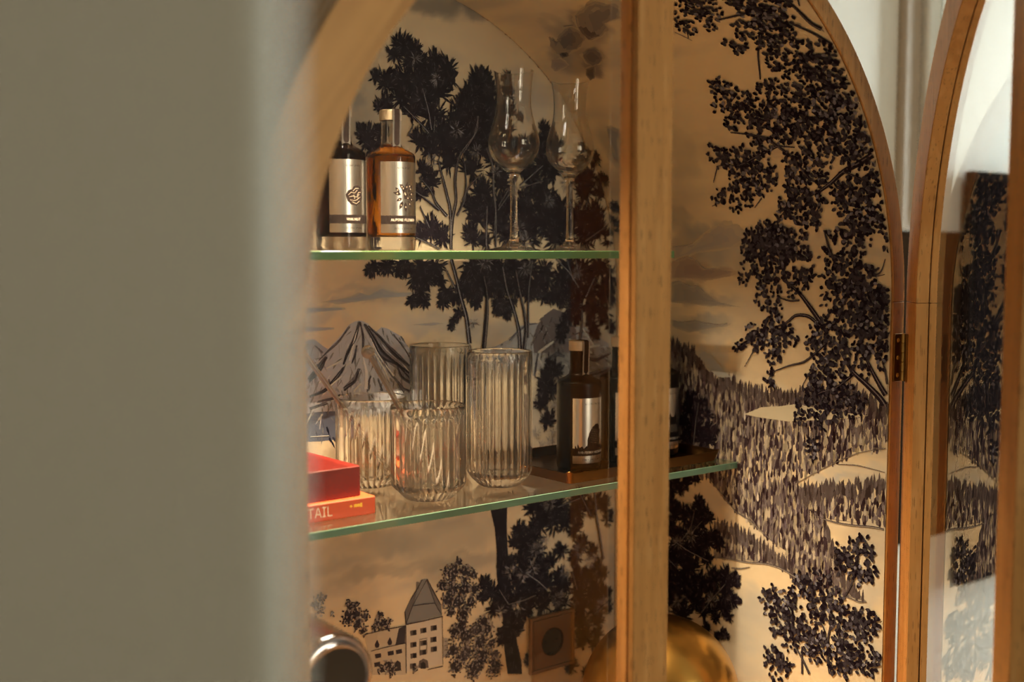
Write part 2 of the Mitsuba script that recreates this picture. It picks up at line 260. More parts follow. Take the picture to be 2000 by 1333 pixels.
# ---- the landscape print on the lining
# the printed mural, measured on the two walls: millimetres along the wall, millimetres above the floor (unrolled on the vault), size
MURAL_BACK = {'pine': [[751.5,1639.4,13.7],[769.3,1637.9,8.1],[762.4,1624.5,14.9],[740.8,1629.2,10.2],[776.2,1621.2,11.6],[795.7,1627.8,10.5],[812.7,1620.1,14.1],[795.7,1611.5,17.5],[776.2,1602.7,18.5],[751.5,1598.2,17.2],[730.1,1596.4,13.6],[714.3,1599.5,7.2],[751.5,1582.2,17.2],[776.2,1581.9,20.8],[801.4,1593.3,18.7],[818.4,1606.5,11.8],[727.4,1569,12.4],[716.9,1564.8,5.6],[790.1,1564.4,18.6],[762.4,1564.7,12.6],[701.3,1531.2,13.4],[693.5,1537.4,7.1],[709,1520.4,13.5],[719.5,1536.8,9],[865.3,1610.7,14.4],[856.4,1593.1,16.8],[874.3,1599.4,12.1],[841.6,1587.2,10],[877.3,1580.3,16.9],[853.4,1573.8,17.9],[832.9,1574.6,11.9],[827.1,1557.6,17.7],[862.3,1555.2,21.6],[889.5,1566.7,17],[807,1537.5,22.3],[835.8,1534.5,21.4],[790.1,1524.9,16.3],[773.4,1530.9,11.5],[865.3,1531.4,19.2],[815.6,1507.4,14.1],[877.3,1527.2,14.5],[778.9,1496.5,10.4],[790.1,1483,12.8],[773.4,1468.5,10.4],[847.5,1501.8,15.5],[865.3,1473.7,16.8],[895.6,1491.7,17],[877.3,1454.8,18.1],[859.3,1442.4,14.4],[847.5,1423.1,10.7],[790.1,1427.1,15.1],[773.4,1420,11.5],[807,1418,11.7],[895.6,1430.8,17],[863.3,1608.1,15.6],[851.4,1587.9,16.7],[878.3,1599.8,12.1],[845.6,1568.4,19.1],[869.3,1570.1,16.9],[902.7,1596.9,12.2],[902.7,1614,9.3],[905.8,1572.7,12.2],[851.4,1544.9,17.9],[878.3,1536.9,15.7],[902.7,1553,12.2],[966,1557,9],[969.3,1542.2,12.5],[956.3,1531.4,16.2],[927.7,1569.4,5.4],[930.8,1530.1,14.8],[982.4,1532.8,13.9],[908.9,1524,19.6],[887.4,1518.1,19.4],[924.5,1507.6,18.5],[962.8,1511.8,16.3],[979.1,1502.4,15.1],[943.5,1493.5,17.4],[1036.2,1535.7,10.8],[1057,1505.7,16.9],[1032.8,1499.5,19.3],[1036.2,1479,18],[1064,1477.3,11.7],[851.4,1454.2,14.3],[893.5,1484.3,10.9],[902.7,1455.3,17.1],[881.4,1445.2,14.5],[934,1456.1,21],[962.8,1471.7,20],[969.3,1444.3,23.8],[940.3,1426.5,23.6],[989,1452.3,21.5],[1009,1437.4,17.8],[1029.3,1442.8,19.3],[1053.5,1448.4,18.2],[1057,1427.7,19.5],[1036.2,1419.8,18],[1081.7,1417.5,14.4],[851.4,1415.9,11.9],[869.3,1411.2,9.6],[905.8,1418.7,12.2],[982.4,1421.9,20.2],[1009,1414.4,12.7],[709,1380.2,9.4],[703.8,1376.9,6.7],[727.4,1381.1,10.2],[751.5,1383.2,12.6],[776.2,1379.6,15],[795.7,1378.2,14],[743.5,1375.3,6.8],[767.9,1364.7,11.1],[784.5,1364.4,11.1],[773.4,1348.4,11.1],[762.4,1339.5,8.3],[778.9,1339,7.4],[801.4,1366.5,9.4],[812.7,1347.5,11.3],[807,1338.3,9.4],[827.1,1342.5,9.5],[838.7,1354.1,11.4],[830,1323.5,6.6],[822.8,1315.4,5.7],[818.4,1307.4,4.2],[847.5,1368.2,13.1],[865.3,1377.6,18],[859.3,1353.7,10.8],[880.3,1353.2,11.6],[856.4,1334.6,7.7],[877.3,1365.4,15.7],[895.6,1352.9,13.4],[901.7,1328.4,11],[889.5,1333.6,7.8],[898.6,1372.4,19.5],[851.4,1377.7,17.9],[842.6,1361.1,9.5],[869.3,1353.5,13.2],[851.4,1344.3,9.6],[875.3,1377.5,20.5],[902.7,1372.3,20.8],[934,1374.4,21],[966,1371.6,15],[899.7,1352.9,11.7],[895.1,1332.3,8.8],[890.5,1323.9,6.8],[905.8,1321,7.8],[912,1333,8.8],[924.5,1357.3,16],[953.1,1354.3,14.5],[966,1341.5,10],[940.3,1344.6,9.9],[969.3,1364,12.5],[1009,1376.2,17.8],[1036.2,1370.8,19.3],[1064,1375.7,18.2],[995.6,1361.1,15.2],[979.1,1341.2,11.3],[989,1343.5,12.6],[1015.7,1350.6,19.2],[1043.1,1344.9,19.4],[1071,1344.3,19.6],[1085.2,1365,14.4],[1088.8,1336,11],[995.6,1333.2,8.1],[1019.1,1327.5,14.1],[1050,1321.4,15],[1071,1312.9,12.5],[1085.2,1296.7,8.4],[1009,1312.5,10.2],[999,1300.1,10.2],[995.6,1287.6,8.1],[1022.5,1309.4,8.2],[1050,1298.1,10.4],[1057,1287.4,7.3],[979.1,1245.5,12.1],[969.3,1236.1,12],[989,1239.8,10.1],[966,1218.8,12],[979.1,1217.8,12.1],[962.8,1201.5,12],[972.6,1178.1,12.1],[924.4,1037.4,10.7],[918.3,1024,10],[933.5,1019.3,13.1],[945.8,1027,16.8],[961.3,1043.9,18.1],[967.6,1057.6,17],[945.8,1065.4,12],[989.8,1059.4,17.1],[1002.7,1037.9,13.5],[983.4,1043.2,17.1],[952,1006.8,15.6],[927.4,1001.2,10],[909.3,994.7,11.8],[897.4,992,7.5],[933.5,985.8,15.5],[961.3,981.1,15.7],[977.1,988.1,10.9],[996.2,999.7,11],[921.4,973.6,14.3],[945.8,964.5,15.6],[967.6,958.2,15.7],[996.2,962.9,12.3],[1002.7,951.9,12.3],[868.1,976.1,9.8],[879.7,964.6,11.7],[865.2,960.3,7.4],[891.5,955.4,11.7],[885.6,942.5,11.7],[903.3,946.1,11.8],[921.4,949.9,14.3],[945.8,945.3,15.6],[936.6,930.3,13.9],[967.6,934,14.1],[996.2,928.6,12.3],[989.8,944.5,12.2],[921.4,921.3,10],[909.3,914.3,9.9],[894.4,907.9,5.9],[897.4,897.8,7.5],[912.3,899.4,9.9],[924.4,906.5,8.1],[961.3,906.2,14.5],[989.8,907.8,14.7],[958.2,882.7,12.1],[945.8,861.3,12],[989.8,876,14.7],[1022.2,1025.2,12.4],[1032.1,1001.4,12.4],[1022.2,985.6,12.4],[1052.1,990.7,9],[1062.3,968.9,9.1],[1045.4,956.8,12],[1025.5,960.2,12.4],[1072.5,954.6,9.1],[1028.8,939.8,17.4],[1055.5,934.9,17.6],[1075.9,926.2,11.4],[1032.1,916.8,17.4],[1058.9,909.2,17.6],[1082.7,904.6,8.6],[1032.1,894.4,14.9],[1062.3,890.9,12.6],[1038.7,875.7,15],[1062.3,870.8,10.6],[1032.1,864.6,9],[1055.5,857.2,7.5],[1015.7,836,10.4],[1048.8,821.1,12.5],[1022.2,1050,17.3],[1048.8,1051.3,13.8],[1028.8,1063.9,13.7],[1069,1053.6,13.9],[1082.7,1031.4,10.7]],
'pale': [[767.9,1625,4.6],[827.1,1545.8,9.5],[790.1,1506.3,9.3],[798.5,1604.7,7],[856.4,1521.3,7.2],[924.5,1426.3,14.8],[934,1411.5,12.4],[1002.3,1488.1,10.2],[972.6,1464.5,10],[887.4,1498.6,7.3],[851.4,1310.8,4.8],[869.3,1384.8,14.4],[934,1376.9,12.4],[982.4,1162.1,5.5],[959.6,1144.3,6],[953.1,1162.4,6],[975.8,1150.1,7.5],[982.4,1199.9,6.1],[1022.5,1371,10.3],[952,1006.8,12],[945.8,983.7,12],[989.8,934.7,14.7],[921.4,935.6,11.9],[964.5,1014.4,12.1],[894.4,936.1,7.1],[909.3,985.2,9.5],[930.5,976.8,9.5],[1028.8,994.4,12.4],[977.1,1066,12.2],[1069,909.8,15.1],[1048.8,976.2,12.5],[1002.7,969.1,9.8]],
'tree': [[810.7,1002.2,7.3],[828,1011.8,5.5],[819,998.5,11.4],[838.6,997.4,9.2],[850,990.8,6],[803.9,985.3,7.7],[819,980.3,11.4],[838.6,976.7,11.5],[852.8,971.9,6.9],[810.7,965.9,9.5],[827.4,960.5,11.4],[847.1,956.8,9.2],[816.3,951.2,7.3],[835.8,942.9,9.6],[867.2,927.4,9.3],[855.7,920.5,11.6],[873,916.9,9.3],[833,929.7,9.6],[821.8,922.8,9.6],[838.6,914.7,11.5],[861.4,903.1,11.6],[878.8,897.1,7.5],[819,900.6,9.6],[838.6,891.8,13.8],[864.3,881.6,13.9],[884.7,879.4,9.8],[824.6,878.9,11.4],[852.8,870.2,13.9],[884.7,863,11.7],[669.7,988.2,4.7],[678.3,984.4,6],[671,977.3,6.8],[680.7,973.2,7.7],[693.1,968.7,4.7],[668.5,969.2,6.8],[683.2,962,7.3],[690.6,952,5.2],[713.1,966.9,4.3],[709.3,956.8,5.2],[718.2,955,7],[727.1,955.4,2.2],[706.8,950.8,3],[723.3,949.6,3.9],[723.3,901.6,7],[715.6,899,5.2],[728.4,893.9,5.3],[762.2,888.4,3.6]],
'tree_grey': [[630.4,997.7,6.7],[637.4,1002.7,2.9],[632.7,988.9,6.7],[648.1,979.6,1.9]],
'pine_branch': [[[777.6,1591.3,1.6],[785.9,1566.4,2.3],[790.1,1543.5,3.7]],[[751.5,1568.5,1.8],[773.4,1551.7,2.8],[787.3,1539.8,3.7]],[[765.2,1548.8,1.4],[757,1534.5,1.8]],[[795.7,1560.2,1.4],[794.3,1541.4,2.3]],[[799.9,1509,2.3],[809.9,1476.7,3.5],[818.4,1448.7,4.2],[818.4,1401.6,3.8]],[[859.3,1564.6,1.9],[859.3,1545.4,2.6],[830,1515.2,3.3],[824.2,1484.2,3.8],[827.1,1460.7,3.8],[819.9,1436.9,4.2],[818.4,1401.6,3.3]],[[773.4,1487,1.8],[790.1,1471.4,2.8],[795.7,1457.5,3.3],[812.7,1441.5,3.8]],[[874.3,1527.1,2.2],[881.9,1505.7,2.9],[883.4,1474.3,3.4],[886.4,1450.1,3.9],[886.4,1404,3.4]],[[911,1475.1,2.2],[889.5,1450.2,2.9]],[[838.7,1506.1,1.9],[841.6,1482.5,2.6],[838.7,1461,3.1],[827.1,1441.8,3.3]],[[765.2,1470.6,1.8],[784.5,1459.6,2.8],[801.4,1448.3,3.3]],[[874.3,1454.7,1.9],[872.8,1430.5,2.4],[872.8,1401.6,2.9]],[[859.3,1521.5,1.4],[857.9,1504.6,1.7]],[[865.3,1495.3,1.7],[847.5,1480.3,2.1],[835.8,1460.9,2.6]],[[773.4,1452.4,1.6],[787.3,1427.1,2.3]],[[767.9,1415.4,1.6],[790.1,1407.4,1.9],[801.4,1401.6,1.9]],[[872.3,1526.9,1.9],[882.9,1503.3,2.4],[882.9,1474.2,2.9],[887.4,1450.1,2.9],[884.4,1418.6,2.4]],[[908.9,1480,2],[890.5,1455.1,2.4]],[[962.8,1509.3,1.8],[924.5,1481.7,2.2]],[[924.5,1479.2,1.5],[962.8,1489.3,1.8]],[[872.3,1454.6,1.4],[870.8,1406.4,2.2]],[[1043.1,1476.7,1.8],[1036.2,1453.3,2.3]],[[1071,1430.5,1.6],[1036.2,1412,2.1]],[[860.3,1564.7,1.7],[854.4,1540.3,2.2],[836.8,1517.9,2.1]],[[818.4,1389.8,4.7],[827.1,1363.7,5.2],[832.9,1342.3,5.2],[841.6,1318.3,5.7],[846,1284.8,6.2]],[[867.7,1367.9,1.9],[872.8,1346.2,3.9],[872.8,1322.1,6.3],[869.8,1295.7,6.7],[867.7,1277,6.7]],[[809.9,1378.1,1.9],[824.2,1354.3,2.8]],[[898.1,1379.7,2.9],[904.3,1350.3,3.4],[916.7,1323.1,4.4],[924.5,1298.2,5.4],[926.1,1273.5,5.9]],[[918.3,1374.6,2.9],[924.5,1347.4,3.4],[932.4,1322.6,4.4],[936.2,1297.7,5],[932.4,1273.1,5.4]],[[945.1,1386.8,2.2],[938.7,1344.7,3],[939.4,1314.9,3.5],[938.7,1287.7,4]],[[1031,1322,3.6],[1032.1,1304,3.6],[1026.6,1273.4,5.1]],[[1053.5,1362.8,2.1],[1037.9,1337.3,2.6]],[[985.7,1389.1,2],[1009,1371.1,2.5],[1025.9,1350.4,3.1]],[[1004,1389,2],[1015.7,1360.8,2.6]],[[1019.1,1388.9,2],[1025.9,1360.6,2.6]],[[936.6,978.1,2.2],[958.2,962.3,2.9],[970.8,950.4,2.4]],[[906.3,943.2,2.1],[930.5,943.4,2.6],[952,946.6,2.4]],[[989.8,1059.4,2],[1028.8,1066.4,2.5]],[[1055.5,1070.4,3.5],[1058.9,1037.3,4],[1065.6,1008.7,4.5],[1072.5,974.8,4]],[[1028.8,1071.4,2],[1048.8,1038.8,2.3]],[[1015.7,966.9,2],[1023.9,940.7,2.5]],[[1055.5,899.8,2.3],[1082.7,912.2,2.5]],[[891.5,964.8,1.4],[906.3,943.2,1.9]],[[948.9,877.4,1.4],[939.6,865,1.9]]],
'ridge': [[[689.7,1317,2.2],[683.3,1299.5,4],[673.2,1282.3,4.4],[668.1,1269.3,2.2]],[[691,1316.9,2.2],[694.8,1298.9,3.6],[693.5,1281.2,2.2]],[[696.1,1314.5,3.6],[709,1298.3,9],[719.5,1279.7,10.4],[740.8,1264.9,9.1],[762.4,1245.2,6.9]],[[701.3,1312,2.7],[716.9,1297.9,5.4],[735.4,1278.9,5.9],[759.7,1259.2,3.7]],[[688.4,1263.6,2.2],[683.3,1250.7,7.5],[668.1,1240.7,4.4]],[[703.8,1253.7,1.8],[701.3,1245,2.7],[700,1236.1,1.8]],[[675.7,1313.1,1.3],[660.6,1293.9,1.8],[645.8,1283.7,1.7],[636,1275.6,1.3]],[[645.8,1279.4,4.4],[636,1266.9,6.5],[623.9,1254.7,6.5]],[[668.1,1264.9,3.1],[658.1,1252.4,4.4],[643.3,1240.3,4.4],[623.9,1235.3,3]],[[740.8,1264.9,2.3],[746.1,1250.9,6.8],[762.4,1240.6,4.6]],[[719.5,1277.5,1.8],[730.1,1256.5,2.3],[751.5,1232.3,3.7]],[[746.1,1237.2,1.4],[762.4,1229.1,5.5]],[[685.8,1290.5,1.8],[683.3,1279.5,3.1],[679.5,1270.8,1.8]],[[714.3,1248.5,1.3],[719.5,1234.6,2.3]],[[631.1,1293.2,0.9],[640.9,1284,1.3]],[[633.6,1228.1,1.7],[653.2,1230.8,3.1],[663.1,1234.5,2.2]],[[735.4,1301.6,1.4],[751.5,1282.6,1.8],[762.4,1265.9,1.4]],[[623.9,1222.4,2.2],[645.8,1227.1,2.6]],[[908.9,1285.4,1.5],[934,1304,2],[953.1,1305.7,1.5]],[[1009,1284.4,1.5],[1036.2,1293.5,2.1],[1064,1279.3,2.1]],[[1036.2,1257.4,3.6],[1057,1251,5.2],[1085.2,1259.9,3.7]],[[969.3,1256.2,5],[989,1265.1,6.1],[1002.3,1259.3,3.6]],[[1043.1,1231.2,6.2],[1064,1235,7.8],[1085.2,1238.9,5.3]],[[956.3,1266.9,2.5],[953.1,1252.1,3.5],[949.9,1237.4,3.5]]],
'ridge_light': [[[685.8,1308.2,1.1],[680.8,1290.7,2.2],[675.7,1273.3,2.7]],[[693.5,1276.7,1.3],[698.7,1258.5,3.6],[697.4,1238.5,4.5]],[[709,1280.3,1.3],[722.2,1261.5,2],[730.1,1245.2,1.8]],[[680.8,1237.5,2.2],[691,1245.7,2.7]],[[645.8,1266.3,1.7],[665.6,1273.9,2.6]],[[648.2,1244.3,2.2],[665.6,1256.3,1.8]],[[638.4,1214.6,0.9],[636,1197.5,0.9]],[[623.9,1190,0.9],[648.2,1188.7,0.9]],[[703.8,1298.5,0.9],[714.3,1277.8,1.3],[735.4,1251.6,1.8]],[[1009,1279.3,2.5],[1050,1261.8,2.6]],[[982.4,1280.6,3],[956.3,1266.9,4]],[[1022.5,1268.4,3.1],[1064,1271.5,2.1]],[[1032.8,1296.2,2.1],[1053.5,1272,2.6]]],
'castle_line': [[[691.8,947,1.1],[718.2,947.4,1.3],[749.6,946.1,1.3]],[[700.5,925.1,0.9],[723.3,925.6,1.1],[749.1,924.5,0.9]],[[749.6,947.6,1.8],[775.5,946.9,1.6],[803.1,947,1.8]],[[749.6,946.5,1.1],[749.6,886.9,1.1]],[[803.1,948.1,1.1],[803.6,885.8,1.1]],[[756.9,977.1,0.9],[767.5,989.6,0.9],[773.3,998.6,1.1]],[[780.8,998.4,1.1],[790.3,981,1.3],[801.1,962.1,1.1]],[[760.1,968.8,1.1],[778.1,967.6,1.3],[793,965.9,1.1]],[[748.5,963.3,0.9],[750.1,948.6,1.3]],[[801.1,962.1,0.7],[802.5,948.2,0.9]],[[780.3,997.4,0.7],[759.5,968.9,0.7]],[[780.3,997.4,0.7],[793,964.8,0.7]],[[793,964.8,0.7],[802,949.5,0.7]],[[759.5,968.9,0.7],[750.4,949,0.9]],[[780.8,884.2,1.1],[803.9,883.5,1.6]],[[806.1,914.7,0.7],[811.3,914.1,0.7]],[[806.1,909.1,0.7],[811.6,908.6,0.7]],[[806.1,903.4,0.7],[811.8,902.8,0.7]],[[768.8,924.8,0.7],[780.3,924.2,0.9]],[[769.6,923.5,0.7],[769.6,904.6,0.7]],[[780,922.9,0.7],[780,904.5,0.7]]],
'trunk': [[[877.4,1075.9],[885.6,1045.5],[888.5,1016.9],[888.5,984.1],[892.9,955.2],[898.9,923.4],[900.4,887.8],[903.3,868.3],[906.3,849.9],[929.9,844.5],[928.9,862.6],[921.4,890.4],[916.8,927],[912.3,956.3],[909.3,985.2],[906.3,1014.1],[904.8,1042.7],[905.7,1072.1]]],
'mountain': [[[[619.1,1299.2],[631.1,1300.1],[640.9,1292.7],[655.7,1283.2],[665.6,1269.5],[665.6,1225.5],[619.1,1229.2]],[150,142,130]],[[[709,1302.8],[719.5,1310.2],[727.4,1308.3],[746.1,1298.4],[757,1284.6],[765.2,1275],[767.9,1217.2],[709,1222]],[160,150,135]],[[[619.1,1259.4],[631.1,1273.7],[645.8,1285.9],[659.4,1297.3],[668.1,1305.7],[675.7,1314.8],[683.3,1318.1],[692.2,1318.9],[701.3,1315.2],[711.7,1301.5],[727.4,1290.6],[743.5,1273.9],[765.2,1258.9],[767.9,1203.4],[619.1,1216.3]],[172,160,140]],[[[619.1,1216.3],[633.6,1217.2],[656.9,1216.3],[656.9,1183.4],[638.4,1183.1],[619.1,1184.4]],[92,88,96]],[[[863.3,1276.7],[887.4,1279.1],[908.9,1286.6],[927.7,1303],[940.3,1306.9],[953.1,1305.7],[1009,1299.7],[1036.2,1298.6],[1057,1284.8],[1081.7,1273.2],[1081.7,1228.6],[863.3,1257.5]],[150,138,122]],[[[948.3,1287.2],[954.7,1301.9],[966,1315.2],[982.4,1324],[999,1319.2],[1009,1307.4],[1022.5,1294.1],[1022.5,1263.3],[949.9,1267.2]],[96,80,74]],[[[969.3,1266.2],[982.4,1271.8],[1002.3,1272],[1022.5,1260.7],[1057,1256.2],[1085.2,1267.8],[1085.2,1228.4],[1036.2,1223.9],[969.3,1246.1]],[125,112,98]]],
'castle': [[[[691.8,947.4],[749.6,946.5],[749.6,884.7],[701.8,895.6]],[176,150,112]],[[[749.6,948.7],[802.5,947.1],[803.1,886],[749.6,888]],[190,164,124]],[[[805.2,919],[811.6,917.6],[812.9,894.7],[804.7,893.5]],[150,130,105]],[[[748.5,963.3],[756.9,977.1],[767.5,989.6],[772.8,998.7],[780.8,998.4],[790.3,981],[799.8,963.5],[802.5,948.2],[749.6,947.6]],[120,108,96]],[[[756.9,977.1],[767.5,989.6],[760.9,968.6],[750.4,949.7],[748.5,963.3]],[95,82,74]],[[[780.8,998.4],[790.3,981],[801.1,962.1],[802.5,948.2],[793,963.6]],[100,88,80]],[[[734.8,924.9],[740,944.5],[749.6,946.1],[748.5,924.2]],[70,60,62]],[[[765.4,996.7],[767.5,997.4],[770.1,995.8],[769.6,987],[765.4,987.3]],[110,96,84]],[[[767.5,889.5],[768.8,897.6],[774.9,899.4],[781.4,895.7],[782.7,886]],[90,74,66]],[[[770.7,887.6],[770.9,894.3],[774.9,895.6],[778.1,892.6],[778.7,885.8]],[55,45,45]],[[[733,892.8],[733.5,902.6],[737.4,905.5],[742,901.8],[742.8,891.7]],[65,54,52]],[[[756.1,938.3],[765.1,937.8],[765.4,931.3],[756.4,931.8]],[85,70,62]],[[[759.8,937.6],[764.6,937.2],[764.6,931.9],[759.8,932.2]],[45,36,38]],[[[770.7,938.2],[779.8,937.7],[780,931.2],[770.9,931.7]],[85,70,62]],[[[774.4,937.5],[779.2,937.2],[779.2,931.8],[774.4,932.1]],[45,36,38]],[[[785.9,938.3],[795.1,937.8],[795.4,931.2],[786.2,931.7]],[85,70,62]],[[[789.7,937.5],[794.6,937.2],[794.6,931.8],[789.7,932.1]],[45,36,38]],[[[756.1,923.5],[765.1,922.9],[765.4,916.4],[756.4,917]],[85,70,62]],[[[759.8,922.7],[764.6,922.4],[764.6,917],[759.8,917.4]],[45,36,38]],[[[770.7,922.6],[779.8,922.1],[780,915.5],[770.9,916.1]],[85,70,62]],[[[774.4,921.8],[779.2,921.5],[779.2,916.1],[774.4,916.5]],[45,36,38]],[[[785.4,923.8],[794.6,923.2],[794.9,916.6],[785.7,917.2]],[85,70,62]],[[[789.2,923],[794.1,922.7],[794.1,917.3],[789.2,917.6]],[45,36,38]],[[[756.1,909.7],[765.1,909.1],[765.4,902.6],[756.4,903.3]],[85,70,62]],[[[759.8,908.9],[764.6,908.6],[764.6,903.2],[759.8,903.6]],[45,36,38]],[[[770.1,910.9],[779.2,910.3],[779.5,903.8],[770.4,904.4]],[85,70,62]],[[[773.9,910.1],[778.7,909.8],[778.7,904.4],[773.9,904.8]],[45,36,38]],[[[785.9,911.6],[795.1,910.9],[795.4,904.3],[786.2,905]],[85,70,62]],[[[789.7,910.7],[794.6,910.4],[794.6,905],[789.7,905.4]],[45,36,38]],[[[755.3,897.1],[764.3,896.4],[764.6,889.9],[755.6,890.6]],[85,70,62]],[[[759,896.2],[763.8,895.9],[763.8,890.5],[759,890.9]],[45,36,38]],[[[709.3,937.1],[712.6,930.1],[711.3,927.1],[707.3,927.5],[705.8,931.3]],[62,50,54]],[[[727.1,936.6],[730.4,929.6],[729.1,926.5],[725,927],[723.5,930.8]],[62,50,54]],[[[706,919.8],[714.1,919.5],[714.9,914.4],[706.8,914.4]],[62,50,54]],[[[723.8,919.2],[732,918.9],[732.7,913.7],[724.5,913.8]],[62,50,54]],[[[735.3,918.7],[743.6,918.4],[744.4,913.2],[736.1,913.2]],[62,50,54]],[[[704.8,909.6],[712.8,909.4],[713.6,904.2],[705.5,904.3]],[62,50,54]]],
'patch': [[[[645.8,1342.2],[678.2,1346.2],[691,1351.4],[701.3,1347.8],[711.7,1352.1],[722.2,1355.9],[740.8,1350.3],[765.2,1349.8],[765.2,1345.8],[722.2,1344.6],[703.8,1342.8],[670.6,1339.7]],[150,140,122]],[[[623.9,1335.6],[668.1,1334.5],[669.4,1332.3],[623.9,1330.2]],[152,142,124]],[[[620.3,1314.2],[655.7,1312.1],[655.7,1310.4],[620.3,1308.8]],[160,146,124]],[[[762.4,1311.4],[795.7,1312.9],[807,1311.1],[790.1,1309]],[165,146,120]]],
'wash': [[688,1353,49,6,[150,135,112],0.5],[655,1342,34,5,[150,135,115],0.5],[716,1352,28,8,[150,138,118],0.5],[635,1325,40,10,[150,142,125],0.5],[803,1313,70,16,[165,148,125],0.5],[881,1297,49,19,[150,140,122],0.5],[716,1574,43,36,[140,132,118],0.55],[688,1530,28,30,[130,124,115],0.5],[788,1698,85,19,[105,92,78],0.75],[834,1694,64,11,[120,108,92],0.5],[682,1571,21,12,[120,116,108],0.6],[939,1592,43,40,[150,140,125],0.4],[648,1540,33,47,[145,140,128],0.4],[688,1050,92,24,[130,118,98],0.6],[648,1022,61,23,[135,122,102],0.6],[803,1044,94,28,[128,116,96],0.6],[834,1008,72,13,[120,108,90],0.5],[744,1017,105,9,[125,112,92],0.5],[661,984,55,18,[150,135,110],0.4],[1045,1297,57,41,[150,135,115],0.4],[1073,1240,38,42,[110,100,92],0.5],[965,1220,44,53,[115,106,100],0.5],[948,1155,52,60,[100,92,92],0.5],[1073,940,38,56,[140,125,110],0.4],[1083,875,29,49,[150,140,128],0.4]]}
